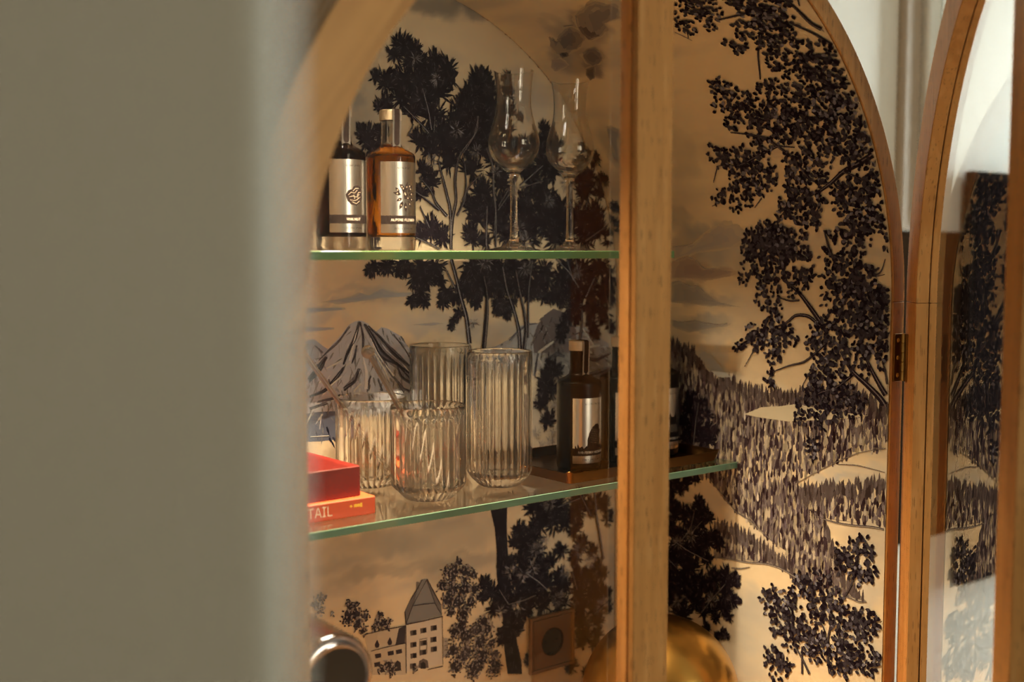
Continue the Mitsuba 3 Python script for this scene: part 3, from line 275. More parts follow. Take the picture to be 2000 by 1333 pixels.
MURAL_SIDE = {'pine': [[1165.2,1530.9,10.9],[1161.3,1499.6,8.8],[1169,1434.1,15.7],[1153.5,1460.8,8.8],[1053.4,1060.6,12.5],[1063.3,1039.5,12.5],[1037,1058.8,11.4],[1011.4,1077.5,8.9],[1005.1,1069.2,11.2],[1017.8,1059.9,11.8],[992.7,1062.1,7.4],[1008.3,1052.2,11.7],[986.5,1040.1,9.3],[1020.9,1033.3,17.7],[1050.1,1027.6,18],[995.8,1031.3,11.6],[977.4,1032.6,8.8],[1011.4,1016.4,15.3],[1043.5,1009.8,16.7],[1060,992,16.9],[995.8,1008,9.3],[1027.3,994.2,17.8],[1060,967.9,16.9],[1033.8,969,17.8],[1005.1,975.6,15.2],[983.5,987.5,11.6],[965.3,993.8,11.5],[948.9,995.2,6.4],[956.3,986.7,9.1],[946,986.8,4.1],[989.6,969.8,13.9],[965.3,970.9,11.5],[951.9,965,8.2],[943.1,967.1,3.4],[1017.8,953.8,17.7],[1053.4,945.4,18],[989.6,951.3,11.6],[968.3,951.9,11.5],[959.3,942.7,6.4],[980.4,937.3,7.4],[1002,938.9,11.7],[1040.3,929.4,16.7],[995.8,919.5,5.6],[968.3,917.5,7.3],[977.4,912.7,4.6],[962.3,916.8,3.7],[1053.4,1096.6,12.5],[1033.8,1102.1,10],[1017.8,1107,5.7],[1060,1088.3,7.7],[1043.5,1091,7.6],[1060,1069.1,9.6],[1025.1,1210.6,9.8],[1031.7,1197.7,9.8],[1018.5,1194.2,12.2],[1008.7,1207.4,7.8],[998.9,1193.9,7.7],[1038.4,1179.7,8.4],[1018.5,1177.1,12.2],[995.7,1175,9.6],[985.5,1175.1,5.3],[1008.7,1163.7,12.1],[1031.7,1160.8,9.8],[992.5,1161,7.7],[1038.4,1157.5,7.4]],
'pale': [[1024.1,1032.7,9.5],[1046.8,1018.7,9.6],[986.5,956.6,9.3],[1046.8,939.8,9.6]],
'leaf': [[871.1,1725.5,14.5],[896,1708.9,10.1],[866.1,1717.7,13.4],[850.2,1716.9,11.3],[904.2,1694.8,5.3],[896.8,1685.5,3.8],[851,1701.4,7.2],[867.7,1697.6,6.7],[868,1683.9,3.8],[808.1,1712.4,15],[798.7,1704,14.9],[777.9,1704.8,14.7],[759.3,1703.1,10.7],[810.6,1716.1,9],[813.2,1686.8,11.1],[795.8,1685.8,12.4],[785.8,1678,11],[774.1,1672.7,8.3],[830.4,1673.2,10.7],[813.4,1667,12.6],[798.9,1661.3,12.1],[786,1661.5,8.4],[846.8,1656.6,6.7],[860.5,1660,2.9],[855.8,1647,3.8],[816.4,1645.5,8.6],[803.7,1640.7,8.6],[818.2,1624.6,6.6],[813.8,1613.5,5.8],[778.3,1649.4,4.4],[794.1,1626,8.6],[772.8,1632.8,10.5],[787.5,1614.7,10.6],[757.1,1630.1,10.4],[769,1611.9,14.1],[744,1622.9,9.9],[754.1,1602.4,14.1],[791.1,1597.7,10.3],[774.5,1590.6,16.3],[755.7,1583.3,14.2],[739.3,1593.1,10],[811.3,1587.9,8.4],[747.7,1568.2,8.5],[797.6,1578.9,10.4],[777.6,1566.9,16.5],[761.5,1558.1,14.3],[746.1,1554.2,8.5],[799.9,1562.2,8.8],[796.6,1545.2,16.8],[781.3,1539.1,15],[755.8,1541.4,8.6],[743.4,1535.7,8.5],[742.2,1517.7,6.9],[752.5,1523,10.7],[773.8,1517.9,14.6],[795.1,1521.8,14.7],[811.8,1539.6,12.7],[822.2,1552.5,6.4],[768.3,1504,10.4],[753.9,1503,10.3],[901.1,1610.2,6.1],[913.1,1608.5,3.5],[892.2,1603,3.5],[912.5,1595.5,7.5],[901.5,1588.8,9.3],[882.7,1586.6,9.2],[921.4,1579.3,5.4],[901.1,1573.1,9.3],[877,1575.6,9.2],[914.6,1557.8,6.3],[891.1,1564.4,11.5],[871,1564.8,11.4],[845.1,1594.8,9],[832.4,1593.2,8.9],[857.6,1581,6.9],[843.3,1576.8,9],[837.5,1566.2,11.1],[863.7,1556.6,9.1],[851.6,1552.9,11.3],[822.6,1569.5,8.9],[827.3,1553,11.1],[886.2,1543.8,9.3],[850.6,1535.8,9.1],[836.6,1537,9],[826.3,1529,9],[870,1542.3,9.2],[957.9,1521.8,7.4],[943.1,1520.7,7.4],[927.9,1520.9,6.8],[913.5,1519.9,6.8],[950,1511.1,7.4],[933.1,1507.6,9.6],[891.4,1524.4,6.7],[876.7,1525.7,6.6],[900.6,1507.9,11.7],[924.1,1499.6,9.6],[885.4,1502.2,9.4],[877.4,1492.1,4.9],[912.1,1491.6,11.8],[895.7,1488.3,9.5],[937,1488,7.4],[929,1475.5,9.7],[911.5,1474.7,7.3],[943,1457.8,6.5],[948.3,1471.4,7.4],[963.5,1472,3.3],[976.2,1460.7,2.4],[894.3,1474,6.8],[883.8,1480.6,4.9],[924.2,1460.8,5.1],[962.6,1464.6,2.8],[847.7,1506.9,9.2],[828.5,1508,11.2],[838.8,1492.3,11.3],[819.2,1495.8,11.2],[850.2,1490.6,7],[849.5,1474.3,11.4],[832.9,1475.9,13.1],[802.9,1506.3,8.9],[811.5,1486.2,6.4],[857.6,1474.7,7.1],[865,1456.5,7.1],[876.2,1444.1,4.9],[871,1448.6,6.7],[842.7,1458,11.4],[852.1,1440,9.3],[835.9,1439.7,9.2],[828.7,1432.8,4.8],[814.7,1452.5,3.9],[849.2,1426.4,5.3],[826.3,1459.7,5.2],[836.3,1451,5.3],[850.6,1417.4,2],[776.2,1475.5,10.9],[765,1470.6,10.9],[751.9,1474.3,10.8],[779.8,1460.2,11],[793.3,1467.4,6.4],[800.4,1458.7,4.7],[792.2,1449.6,6.8],[778,1444.8,12.7],[762,1450.9,12.5],[748.6,1456.9,8.7],[742,1465.2,6.6],[760.2,1433.6,10.9],[775.7,1429.6,10.6],[791.8,1423.3,8.5],[800.7,1414.7,6.4],[783.2,1412.4,8.5],[767.7,1416.5,8.4],[748.8,1429.1,6.2],[740.2,1422.6,4.6],[742.1,1407.8,3.7],[774.5,1401.6,6.8],[786.8,1403.7,4.7],[742.8,1491.3,7],[738,1482.3,7],[893.3,1429.4,7.3],[906.1,1422.6,9.6],[889.6,1417.8,11.8],[873.1,1415.3,9.4],[925.6,1411.1,11.6],[909,1404,16],[886.2,1401.7,13.6],[869.1,1403.9,7.2],[935.9,1401.7,7.5],[850.6,1397.1,4.4],[815.5,1420.3,1.7],[906.9,1418,13.7],[925.6,1411.1,9.7],[890,1415.5,15.9],[873.7,1410.8,9.4],[933.5,1397.1,7],[915.4,1399.4,13.8],[895.3,1397.1,15.9],[875.5,1397.2,9.5],[864,1399.4,7.2],[850.6,1397.2,4.9],[841.3,1394.6,2],[942.2,1366.5,6.1],[932.4,1378.3,9.8],[914.4,1380.9,11.5],[894.2,1378.8,11.4],[874.2,1381.3,7.2],[912.5,1364.7,7.4],[918.7,1353,5.1],[901,1360.4,9.6],[912.9,1339.4,7.4],[907.1,1331.5,3.7],[889.8,1333.3,3.2],[892.6,1348,5],[861,1370.2,9.4],[847,1374.9,7.1],[850.2,1366,7.1],[867.2,1351.7,4.9],[875.2,1365.5,5],[818.7,1395.1,6.5],[811.8,1384.2,10.8],[820.6,1368.7,6.5],[818.5,1353.5,6.5],[817.3,1337.2,6.1],[796.1,1386.5,10.7],[789.3,1375.8,10.7],[802.4,1369.1,10.8],[782.2,1365.2,10.7],[792.6,1354.2,12.9],[802.9,1349.6,10.8],[771.8,1373.9,10.6],[767.4,1361.3,10.6],[762.7,1352.9,10.5],[771.1,1384.6,2.5],[758.7,1378.8,1.7],[777.6,1350.4,12.8],[757.8,1353.1,8.8],[748.1,1353.4,6.7],[753,1342.7,10.9],[765.2,1338.1,14.8],[745.7,1334.7,8.8],[782.6,1335.3,12.8],[797.8,1336.8,9],[808.1,1321.3,9.1],[792.7,1319.9,15],[772.6,1320.8,14.8],[755.4,1319.6,14.7],[743.3,1318.1,8.7],[821.2,1316.3,7],[837.2,1311.1,5.7],[826.5,1305.1,9.2],[837.2,1296.8,7.5],[808.1,1301.8,15.2],[787.6,1298.7,15],[767.7,1302.1,14.8],[750.6,1305.2,10.9],[740.9,1301.6,6.7],[839.9,1290,6.6],[823.8,1287.7,7],[803,1284.8,11.2],[777.6,1284.5,10.6],[757.8,1288,10.5],[743.3,1289,6.7],[818.6,1277.2,9.2],[829.1,1267.6,9.2],[810.7,1266.9,10.8],[818.6,1255.4,10.9],[834.5,1249.6,6.6],[803,1254.6,9.1],[839.9,1251.4,4.9],[792.7,1268.4,6.4],[745.7,1274.2,4.2],[767.7,1266.1,4.2],[823.8,1241.8,10.9],[839.9,1231.5,9.3],[850.7,1217.1,9.3],[856.2,1207.6,4.9],[829.1,1221.6,11.4],[813.3,1227.6,11.3],[797.8,1240,9],[787.6,1238.8,9],[790.2,1223.6,9],[777.6,1224.9,6.4],[818.6,1211.8,7],[837.2,1203.1,7.1],[821.2,1202.8,4.8],[803,1215.7,3.5],[839.9,1174.1,4.9],[834.5,1166,4.8],[831.3,1179.6,3.1],[772.6,1233.9,4.2],[895.5,1319.4,7.3],[889.8,1310.6,8.2],[907.1,1312,7.3],[884.1,1297.3,9.5],[901.3,1298.6,9.6],[912.9,1300.2,6.9],[930.7,1306.2,5.1],[930.7,1296.9,7],[942.7,1286.8,5.2],[951.2,1281.6,2.1],[921.7,1290.5,5.1],[875.6,1306.8,5],[872.8,1295.7,5],[859.5,1294.3,2],[895.5,1285.2,7.3],[898.4,1273.6,5],[886.9,1276.7,5],[918.8,1283.7,2.8],[899.8,1248.4,5],[895.5,1241.9,2.7],[901.3,1254,1.8],[765,1077.2,3.7],[780.6,1069.6,3.7],[767.4,1068.6,6.9],[757.4,1067.6,3.7],[794,1061.1,5.8],[781.8,1059.5,8.6],[769.7,1057.9,6.5],[789.1,1051.7,6.6],[794,1044.5,6.6],[755.5,1049.7,4.9],[762.6,1041.1,7.3],[752,1041.4,3.6],[774.5,1040.5,5.7],[765,1032.4,5.7],[781.8,1043,6.6],[893.2,990.1,7.5],[901.6,981.5,5.3],[893.2,976.9,7.9],[882.2,986.1,4.8],[896,964.8,4],[860.6,999.9,3.9],[863.3,990.6,6.9],[871.4,980,7],[860.6,980.5,3.9],[879.5,960.6,9.2],[868.7,965.5,7.8],[885,948.3,7],[868.7,952.5,9.1],[852.7,958.8,9],[839.6,962.2,9],[858,946.6,9.1],[842.2,948.7,9],[863.3,932.3,6.9],[847.4,936.6,6.9],[882.2,940.2,2.6],[834.4,948.6,6.8],[821.6,954.2,6.7],[824.1,942.9,10.6],[814,939.4,8.4],[834.4,935.9,6.8],[826.7,927.4,6.3],[844.8,1010,9],[834.4,1006,10.6],[842.2,991.4,6.8],[826.7,999.4,10.6],[826.7,986.7,6.8],[824.1,974.6,6.3],[811.4,994.6,8.8],[801.4,1005.4,8.8],[808.9,984.7,8.8],[796.5,985.8,8.7],[786.7,986.2,6.6],[799,974.7,6.7],[791.6,970.4,5.4],[779.4,992.1,4.5],[769.7,984.3,10.2],[760.2,990.8,8.5],[750.8,987.1,7.3],[743.9,990.9,2.8],[762.6,978,8.5],[753.2,978.4,6.5],[769.7,970,6.5],[765,965.1,3.7],[779.4,975.7,4.5],[791.6,953.9,7.5],[799,947.7,6.7],[784.2,947.6,8.7],[789.1,935.9,8.7],[777,941.4,8.6],[769.7,935.2,8.6],[755.5,947.4,8.5],[748.5,951.4,6.5],[741.6,947.3,3.6],[753.2,937.9,6.5],[799,924.8,6.7],[786.7,924.2,6.6],[890.5,915,7],[882.2,909.6,9.2],[896,901.3,4.8],[874.1,905.4,7.8],[863.3,902,4.8],[885,895.7,9.2],[831.8,1021.5,7.2],[816.5,1022.8,6.3],[852.7,1014.6,5.2]],
'pine_branch': [[[1017.8,1066.9,1.6],[1024.1,1042.2,1.9],[1043.5,1019.4,2.1]],[[1056.7,1021.5,1.9],[1030.6,1012.5,2.1],[992.7,1006.3,2.1]],[[965.3,982.4,1.8],[986.5,959,2.1],[1005.1,935.8,2.3]],[[1030.6,950.8,1.7],[1060,931.7,1.9]],[[1005.1,1055.1,1.4],[1024.1,1035.1,1.7]],[[1066.7,995.4,1.9],[1046.8,985.2,2.2]],[[1065,945,1.4],[1061.7,919.3,1.9]],[[1013.6,1206.9,1.5],[1018.5,1182,2],[1021.8,1152.3,2]]],
'leaf_branch': [[[852.1,1692.5,2.1],[822,1693.2,2.6],[795.2,1694.3,2.4],[782.5,1694.3,2]],[[759.3,1703.1,2.3],[753.6,1682,3.9],[749.5,1665,4.7],[736.3,1650.6,5.9]],[[771.2,1669.4,2],[752.1,1652.3,3.2],[737,1631.7,4.3]],[[809.5,1669,2.4],[832.8,1640.3,2.3],[847,1608,1.7]],[[735.1,1508.3,6.9],[760.6,1496.8,6.2],[782.6,1489.2,5.5],[801.2,1476.7,4.3],[822.1,1466.3,3],[859,1458.6,2.2],[883.5,1436.1,0.9]],[[919.8,1546.7,1.4],[892.8,1541.8,2.2],[872.4,1536.4,2.6],[860.5,1524.5,3.5],[847.9,1514,3.1],[833.6,1492,2.6],[826.4,1480.2,2.2],[801.3,1476.2,3]],[[860.5,1524.5,3.1],[892.3,1514.7,3.1],[922.4,1504.4,2.3],[954.8,1506.4,0.9]],[[860.5,1524.5,2.2],[837.1,1521.5,1.3]],[[956.4,1506.5,1.9],[970,1486,1.2]],[[901.5,1463.6,1.8],[914.6,1452.2,0.9]],[[782.6,1489.2,2.5],[758.1,1479,2.1],[754.9,1461.4,1.2]],[[820.7,1423.7,1.3],[817.4,1406,2],[813.5,1393.9,2.2]],[[837,1719.8,2.8],[828.4,1723.9,2.8],[819.8,1724.8,2.8]],[[743.7,1704.9,2.3],[749,1689.3,1.5]],[[900.8,1687.9,1.5],[908.6,1675.7,0.9]],[[958,1464.4,1.2],[980.7,1455.9,0.9]],[[736.2,1222.1,9.5],[745.7,1237.7,7.5],[765.2,1252.6,6.3],[782.6,1263.8,5.1],[792.7,1274.8,3.9],[800.4,1287.2,3]],[[736.2,1237.6,7],[748.1,1252.1,5.8],[760.3,1269.9,4.2],[770.1,1287.1,2.5]],[[738.1,1247.8,2.9],[742.1,1268.2,2.1],[745.7,1278.4,1.5]],[[826.5,1316,6.1],[839.9,1330.8,5.7],[856.2,1348,4.5],[867.1,1356.6,3.6],[883.6,1365.3,1.8]],[[829.1,1313.7,3.9],[845.3,1325.1,4],[864.4,1325.3,3.6],[875.6,1315.8,3.2],[889.8,1310.6,1.8]],[[858.9,1342.3,2.2],[872.8,1340.7,2],[892.6,1345.7,1.4]],[[821.2,1294.5,3.5],[834.5,1282.6,3.1],[850.7,1270.4,2.7],[872.8,1265.3,2],[895.5,1256.1,1.1]],[[948.8,1281.7,1.2],[924.7,1294.9,1.6],[912.9,1302.5,1.6]],[[924.7,1281,1.4],[939.7,1258.5,0.9]],[[837.2,1267,1.5],[848,1250.6,1.3],[853.4,1241.3,0.9]],[[782.6,1262.8,3.4],[803,1245.9,3],[829.1,1236.9,2.4],[848,1224,1.6]],[[831.8,1205.9,1.3],[831.8,1190.5,1.3],[834.5,1174.8,1.1]],[[820.2,1423.8,1.7],[815.3,1401.7,2.2],[809.9,1390.7,2.2]],[[759.6,1372,2.1],[749.6,1376.4,1.7],[743.8,1391.1,1]],[[754.7,1372.1,1.3],[744.9,1374.3,0.6]],[[887,1394.9,1.8],[883.1,1374.4,2],[875.3,1360.9,2]],[[834.4,905.1,3.4],[844.8,920.2,2.8],[855.3,932.3,2.2]],[[805.2,913.6,3.8],[808.9,928.2,3.3],[810.2,950.9,2.7],[805.2,975.2,2.1]],[[811.4,944.3,2.1],[814,962.5,1.9],[821.6,973.2,1.5]],[[844.8,902,2.6],[846.1,934.8,1.7]],[[885,974.5,1.5],[871.4,964.8,1.5]],[[794,957.3,2.5],[796.5,973.3,1.9]],[[791.6,1001.5,1.5],[777,1027.6,1.8],[774.5,1044.6,1.2]],[[777,921.9,2.1],[777,931.1,1.8]],[[879.5,908.2,1.5],[863.3,897,1.7]]],
'slope_line': [[[995.8,1112.8,1.4],[971.3,1093.6,1.6],[950.4,1076.6,1.8],[930,1071.3,2],[907.2,1060,1.6],[890.5,1050,1.1]],[[989.6,1011.6,2.3],[959.3,1015.7,2.7],[930,1017.4,3.1],[901.6,1022.4,3.1],[879.5,1021.7,3.5],[852.7,1014.6,3],[844.8,1010,1.7]],[[824.1,1092.5,1.7],[801.4,1090.8,2.5],[777,1092.3,2.9],[753.2,1095.4,3.2],[735.8,1095.1,2.4]],[[858,1127.7,1.1],[831.8,1144.6,1.1],[801.4,1161.7,1.3],[777,1174.4,1],[753.2,1181.8,0.8],[736.5,1185,0.8]],[[786.7,1008.9,1.2],[769.7,1006.8,2.9],[759.1,1009.4,1.2]],[[956.3,1004.9,1.8],[941.6,1007,2.3],[927.1,1012.4,1.3]],[[755.5,1183.3,1.6],[736.5,1185,1]],[[801.4,1158.5,0.8],[777,1161.1,1.6],[753.2,1159.5,1],[736.5,1158,0.8]],[[930,1076.9,2.7],[918.5,1066.7,1.3]]],
'cloud_edge': [[[920.4,1687.3,1.1],[913,1679.6,1.3],[906,1671.2,0.6]],[[1059.4,1404.3,1.5],[1033.5,1406.8,1.2],[1020.1,1407.9,0.7]],[[982.7,1418.7,0.7],[974.6,1428.3,0.9],[956.2,1426.8,0.7]],[[1059.3,1404.4,1.2],[1037.1,1405.6,1.5],[1019.7,1410.5,1],[997.1,1409.1,0.7]],[[1062,1384.3,1],[1039,1391.9,1.5],[1022.6,1389.5,1.7],[1007.4,1376.2,1.5],[984.8,1377.7,1],[969.4,1373.1,1]],[[1063.8,1357.9,1.2],[1051.7,1360.7,1.5],[1031.6,1353.7,1.2],[1020,1356.4,1.2],[1008.6,1348.2,0.7]],[[1062.3,1309.3,1],[1045.2,1307.6,1.2],[1021.8,1311.2,1.5],[1011.9,1309.2,1.2],[979.8,1307.2,1.2],[968.8,1310.1,0.7]],[[1033.1,1743.6,1.1],[1045.6,1727.6,1.8],[1034.6,1717.6,1.8]],[[1001.8,1754.5,0.9],[985.5,1757.6,1.1],[976,1750.9,0.9]],[[1066.9,1730.9,1.4],[1051.2,1729,1.4]],[[1076.2,1684,1.2],[1053.8,1689.3,1.6],[1049,1678.9,1.2]],[[1104.7,1716.9,1],[1104.8,1707.6,1.7],[1089.7,1711.7,1.2]],[[1116.4,1691.8,1.9],[1102.2,1687.2,2.4]]],
'forest': [[[1075,1280.7],[1047.5,1277.1],[1025.1,1273.3],[1002.4,1249.1],[982.8,1239.2],[955.3,1239.1],[936.7,1231.4],[901.3,1229.8],[859.9,1234.5],[831,1239],[789.4,1245.8],[762.8,1239.9],[735.8,1228.8],[724.5,1186.1],[746.6,1183.1],[769.4,1175.5],[796.2,1163.8],[827.4,1145.9],[858.4,1127.5],[851.1,1121.6],[823.9,1123.1],[816.9,1092.3],[808.5,1070.7],[799.6,1049.5],[789.4,1028.8],[759.5,1009.2],[803,1008.5],[848.9,1009.5],[874.7,1044.4],[897.4,1051.9],[920.8,1063.9],[950.4,1077.1],[971,1089.3],[994.7,1111],[1075,1105.1]],[[852.6,1122.5],[816.9,1130],[776,1139.5],[733.9,1150.6],[733.9,1100.4],[762.8,1096.6],[803,1093.7],[826.7,1093.4]],[[986.2,1058],[947.2,1055.8],[918.4,1047.8],[895.9,1041.3],[852.6,1023.5],[848.9,1010.7],[874.7,1020.4],[905.2,1022.3],[950.4,1017.6],[986.2,1011.3]]],
'clearing': [[[939.7,1200.1],[912.9,1211.6],[886.9,1215.5],[861.7,1220.8],[837.2,1219.6],[818.6,1218.3],[762.7,1218.1],[792.7,1211.5],[818.6,1207.4],[872.8,1199],[912.9,1198.9]]],
'patch': [[[[1033.1,1743.6],[1017.4,1749],[1001.8,1754.5],[985.5,1757.6],[976,1750.9],[962.3,1748.5],[960,1742.6],[976.2,1725.1],[1004.2,1721.2],[1006.8,1711.2],[1027.2,1703.5],[1048.4,1702.8],[1045.9,1712.9],[1045.6,1727.6]],[118,102,90]],[[[1103,1720.4],[1104.8,1713.2],[1102.7,1709],[1082.1,1721.2],[1058.4,1728.9],[1050.1,1719.4],[1054.3,1704],[1079.9,1691.7],[1103.9,1689.3],[1116.4,1691.8],[1114,1705.8]],[106,90,80]],[[[1114.9,1691.5],[1104.2,1692.9],[1097.8,1689.9],[1102.5,1683.8],[1115.6,1682.7]],[80,66,62]],[[[1080.3,1681.4],[1064.3,1689.3],[1050.3,1689.3],[1049,1678.9],[1050.7,1670.9],[1062.8,1664.8],[1078.4,1660.9],[1082.9,1668.3]],[92,80,76]],[[[1091.4,1660.4],[1072.9,1663.2],[1088.3,1644.6],[1098.1,1642.3],[1099.2,1651.2]],[84,72,68]],[[[1047.1,1726.1],[1031.5,1727.9],[1017.9,1720.9],[1027.2,1703.5],[1049.8,1701.3],[1051.6,1714.2]],[88,74,70]],[[[1136.1,1683],[1120.4,1683.6],[1115,1677.4],[1113.9,1670.3],[1123.1,1668.5],[1144.9,1665.3],[1146.7,1672.5]],[146,124,102]],[[[1117.7,1570.5],[1109.4,1572],[1098.7,1565.8],[1122.5,1522.4],[1130.1,1525.7],[1125.5,1548]],[128,116,104]],[[[1059.3,1404.4],[1037.1,1405.6],[1019.7,1410.5],[1001.4,1421.4],[973.5,1433.2],[946.3,1430.3],[930.8,1415.9],[956.9,1404.2],[1005,1399.4],[1059.7,1389.3]],[156,137,114]],[[[1062,1384.3],[1039,1391.9],[1022.6,1389.5],[1007.4,1376.2],[984.8,1377.7],[960,1374.4],[966.5,1369.6],[1008.3,1362.8],[1037.9,1364.7],[1063.5,1364.2]],[146,120,98]],[[[1063.8,1357.9],[1051.7,1360.7],[1031.6,1353.7],[1020,1356.4],[1008.6,1348.2],[983,1335.8],[961.1,1333],[992.5,1331.3],[1041.8,1332.5],[1064,1334.2]],[142,126,106]],[[[1062.3,1309.3],[1045.2,1307.6],[1021.8,1312.4],[1011.9,1309.2],[979.8,1307.2],[968.8,1310.1],[970.4,1306.5],[1011.9,1299.5],[1031.7,1296],[1062.3,1301.8]],[146,131,110]],[[[1020.1,1269.7],[1010.3,1274.1],[995.7,1271.4],[983,1260.4],[967.3,1247.3],[954.9,1241.3],[983,1241.2],[1002.2,1251.6]],[158,148,128]]],
'wash': [[1065,1712,38,37,[110,95,85],0.6],[1094,1671,45,26,[105,90,82],0.6],[1027,1723,29,27,[100,86,80],0.75],[989,1748,34,12,[115,102,90],0.6],[983,1732,21,15,[110,98,90],0.6],[1079,1660,15,16,[85,72,70],0.8],[1120,1685,21,16,[120,105,92],0.6],[1122,1544,21,30,[120,112,100],0.6],[1037,1380,35,39,[140,115,92],0.45],[1033,1410,31,20,[125,112,98],0.5],[990,1407,50,22,[140,128,112],0.55],[967,1394,48,19,[138,128,114],0.5],[916,1413,31,15,[150,138,120],0.4],[996,1423,42,12,[120,115,108],0.5],[856,1406,83,12,[160,142,115],0.4],[766,1400,38,8,[130,125,118],0.35],[1033,1377,33,14,[112,88,76],0.65],[985,1374,33,6,[125,98,85],0.6],[1038,1344,44,14,[118,105,92],0.65],[986,1336,33,9,[140,125,108],0.5],[1021,1309,35,8,[140,128,110],0.55],[995,1307,34,9,[140,130,112],0.5],[986,1291,33,9,[165,148,120],0.4],[1009,1528,25,38,[150,130,100],0.4],[1045,1440,27,16,[120,108,95],0.5],[990,1259,25,26,[160,150,130],0.7],[969,1242,25,13,[150,142,125],0.5],[905,1232,81,9,[200,185,150],0.3],[776,1156,52,11,[175,160,132],0.5],[769,1141,51,8,[150,142,126],0.6],[817,1139,27,8,[165,155,135],0.6],[750,1060,25,67,[165,150,122],0.3],[905,948,67,37,[150,145,130],0.5],[929,898,46,31,[145,142,130],0.5],[831,984,81,12,[175,160,130],0.4],[763,951,38,34,[160,152,135],0.4],[1003,1084,50,26,[150,142,130],0.5],[905,1058,30,18,[165,150,128],0.4],[763,1018,26,22,[170,155,128],0.4],[890,988,44,8,[165,150,120],0.4],[1030,896,52,59,[165,155,140],0.4],[803,1204,66,6,[180,165,135],0.3]]}

WARM = np.array([0.82, 0.595, 0.345])      # colour of the cabinet's lamplight, taken out of the colours read from the photograph
def ink(c):
    v = lin(c) / WARM; d = np.max(np.asarray(c), axis=-1, keepdims=True) < 72
    g = np.clip(0.55 + 0.45 * np.max(np.asarray(c, float), axis=-1, keepdims=True) / 200, 0, 1); v = v * np.concatenate([np.ones_like(g), 0.4 + 0.6 * (0.9 + 0.1 * g), g], -1)
    return np.clip(np.where(d, v * np.array([0.62, 0.60, 0.62]), v), 0.002, 0.86)
class Print:
    """Flat printed shapes in wall coordinates (a along the wall, z up; millimetres), each with its own colour and hairline height."""
    def __init__(self, place): self.V, self.F, self.C, self.n, self.k, self.place = [], [], [], 0, 0, place
    def put(self, pts, faces, col, layer):
        pts = np.asarray(pts, float); h = layer * 2.6e-4 + (self.k % 32) * 7e-6 + 2e-4; self.k += 1
        self.V.append(self.place(pts, h)); self.F.append(np.asarray(faces) + self.n); self.C.append(np.tile(ink(col), (len(pts), 1))); self.n += len(pts)
    def fan(self, pts, col, layer): self.put(pts, [(0, i, i + 1) for i in range(1, len(pts) - 1)], col, layer)
    def poly(self, pts, col, layer):
        g = sg.Polygon([p[:2] for p in pts]).buffer(0)
        for q in getattr(g, 'geoms', [g]):
            if q.area > 0.5:
                v, f = tri2d(q); self.put(v, f, col, layer)
    def stroke(self, pts, col, layer, k=1.0, dx=0.0):
        P = np.array([p[:2] for p in pts]); w = np.array([p[2] for p in pts]) * k / 2
        t = np.linspace(0, 1, len(P)); T = np.linspace(0, 1, 4 * len(P))
        P = np.c_[np.interp(T, t, P[:, 0]), np.interp(T, t, P[:, 1])]; w = np.interp(T, t, w)
        for _ in range(2): P[1:-1] = (P[:-2] + 2 * P[1:-1] + P[2:]) / 4
        d = np.gradient(P, axis=0); d /= np.linalg.norm(d, axis=1, keepdims=True) + 1e-9; nn = np.c_[-d[:, 1], d[:, 0]]
        P = P + nn * (w * dx)[:, None]
        n = len(P); V = np.vstack([P + nn * w[:, None], P - nn * w[:, None]])
        self.put(V, [q for i in range(n - 1) for q in ((i, i + 1, n + i + 1), (i, n + i + 1, n + i))], col, layer)
    def blade(self, x, z, ang, ln, w, col, layer, bend=0.0):
        d = np.array([math.cos(ang), math.sin(ang)]); q = np.array([-d[1], d[0]]); o = np.array([x, z])
        self.fan([o - q * w * .3, o + d * ln * .45 - q * w * .5 + q * bend * ln * .5, o + d * ln + q * bend * ln, o + d * ln * .45 + q * w * .5 + q * bend * ln * .5, o + q * w * .3], col, layer)
    def leaf(self, x, z, ang, ln, w, col, layer):
        d = np.array([math.cos(ang), math.sin(ang)]); q = np.array([-d[1], d[0]]); o = np.array([x, z])
        self.fan([o, o + d * ln * .3 + q * w * .45, o + d * ln * .7 + q * w * .45, o + d * ln, o + d * ln * .75 - q * w * .45, o + d * ln * .3 - q * w * .45], col, layer)
    def mesh(self):
        return trimesh.Trimesh(np.vstack(self.V), np.vstack(self.F), process=False), np.vstack(self.C)

def on_back(p, h): return np.c_[p[:, 0] / 1000, np.full(len(p), YB) - h, p[:, 1] / 1000]
def on_side(p, h):
    w = np.asarray(p[:, 1]) / 1000; up = np.maximum(w - ZC, 0) / RI; r = RI - h
    return np.c_[UC + r * np.cos(up), p[:, 0] / 1000, np.where(w > ZC, ZC + r * np.sin(up), w)]

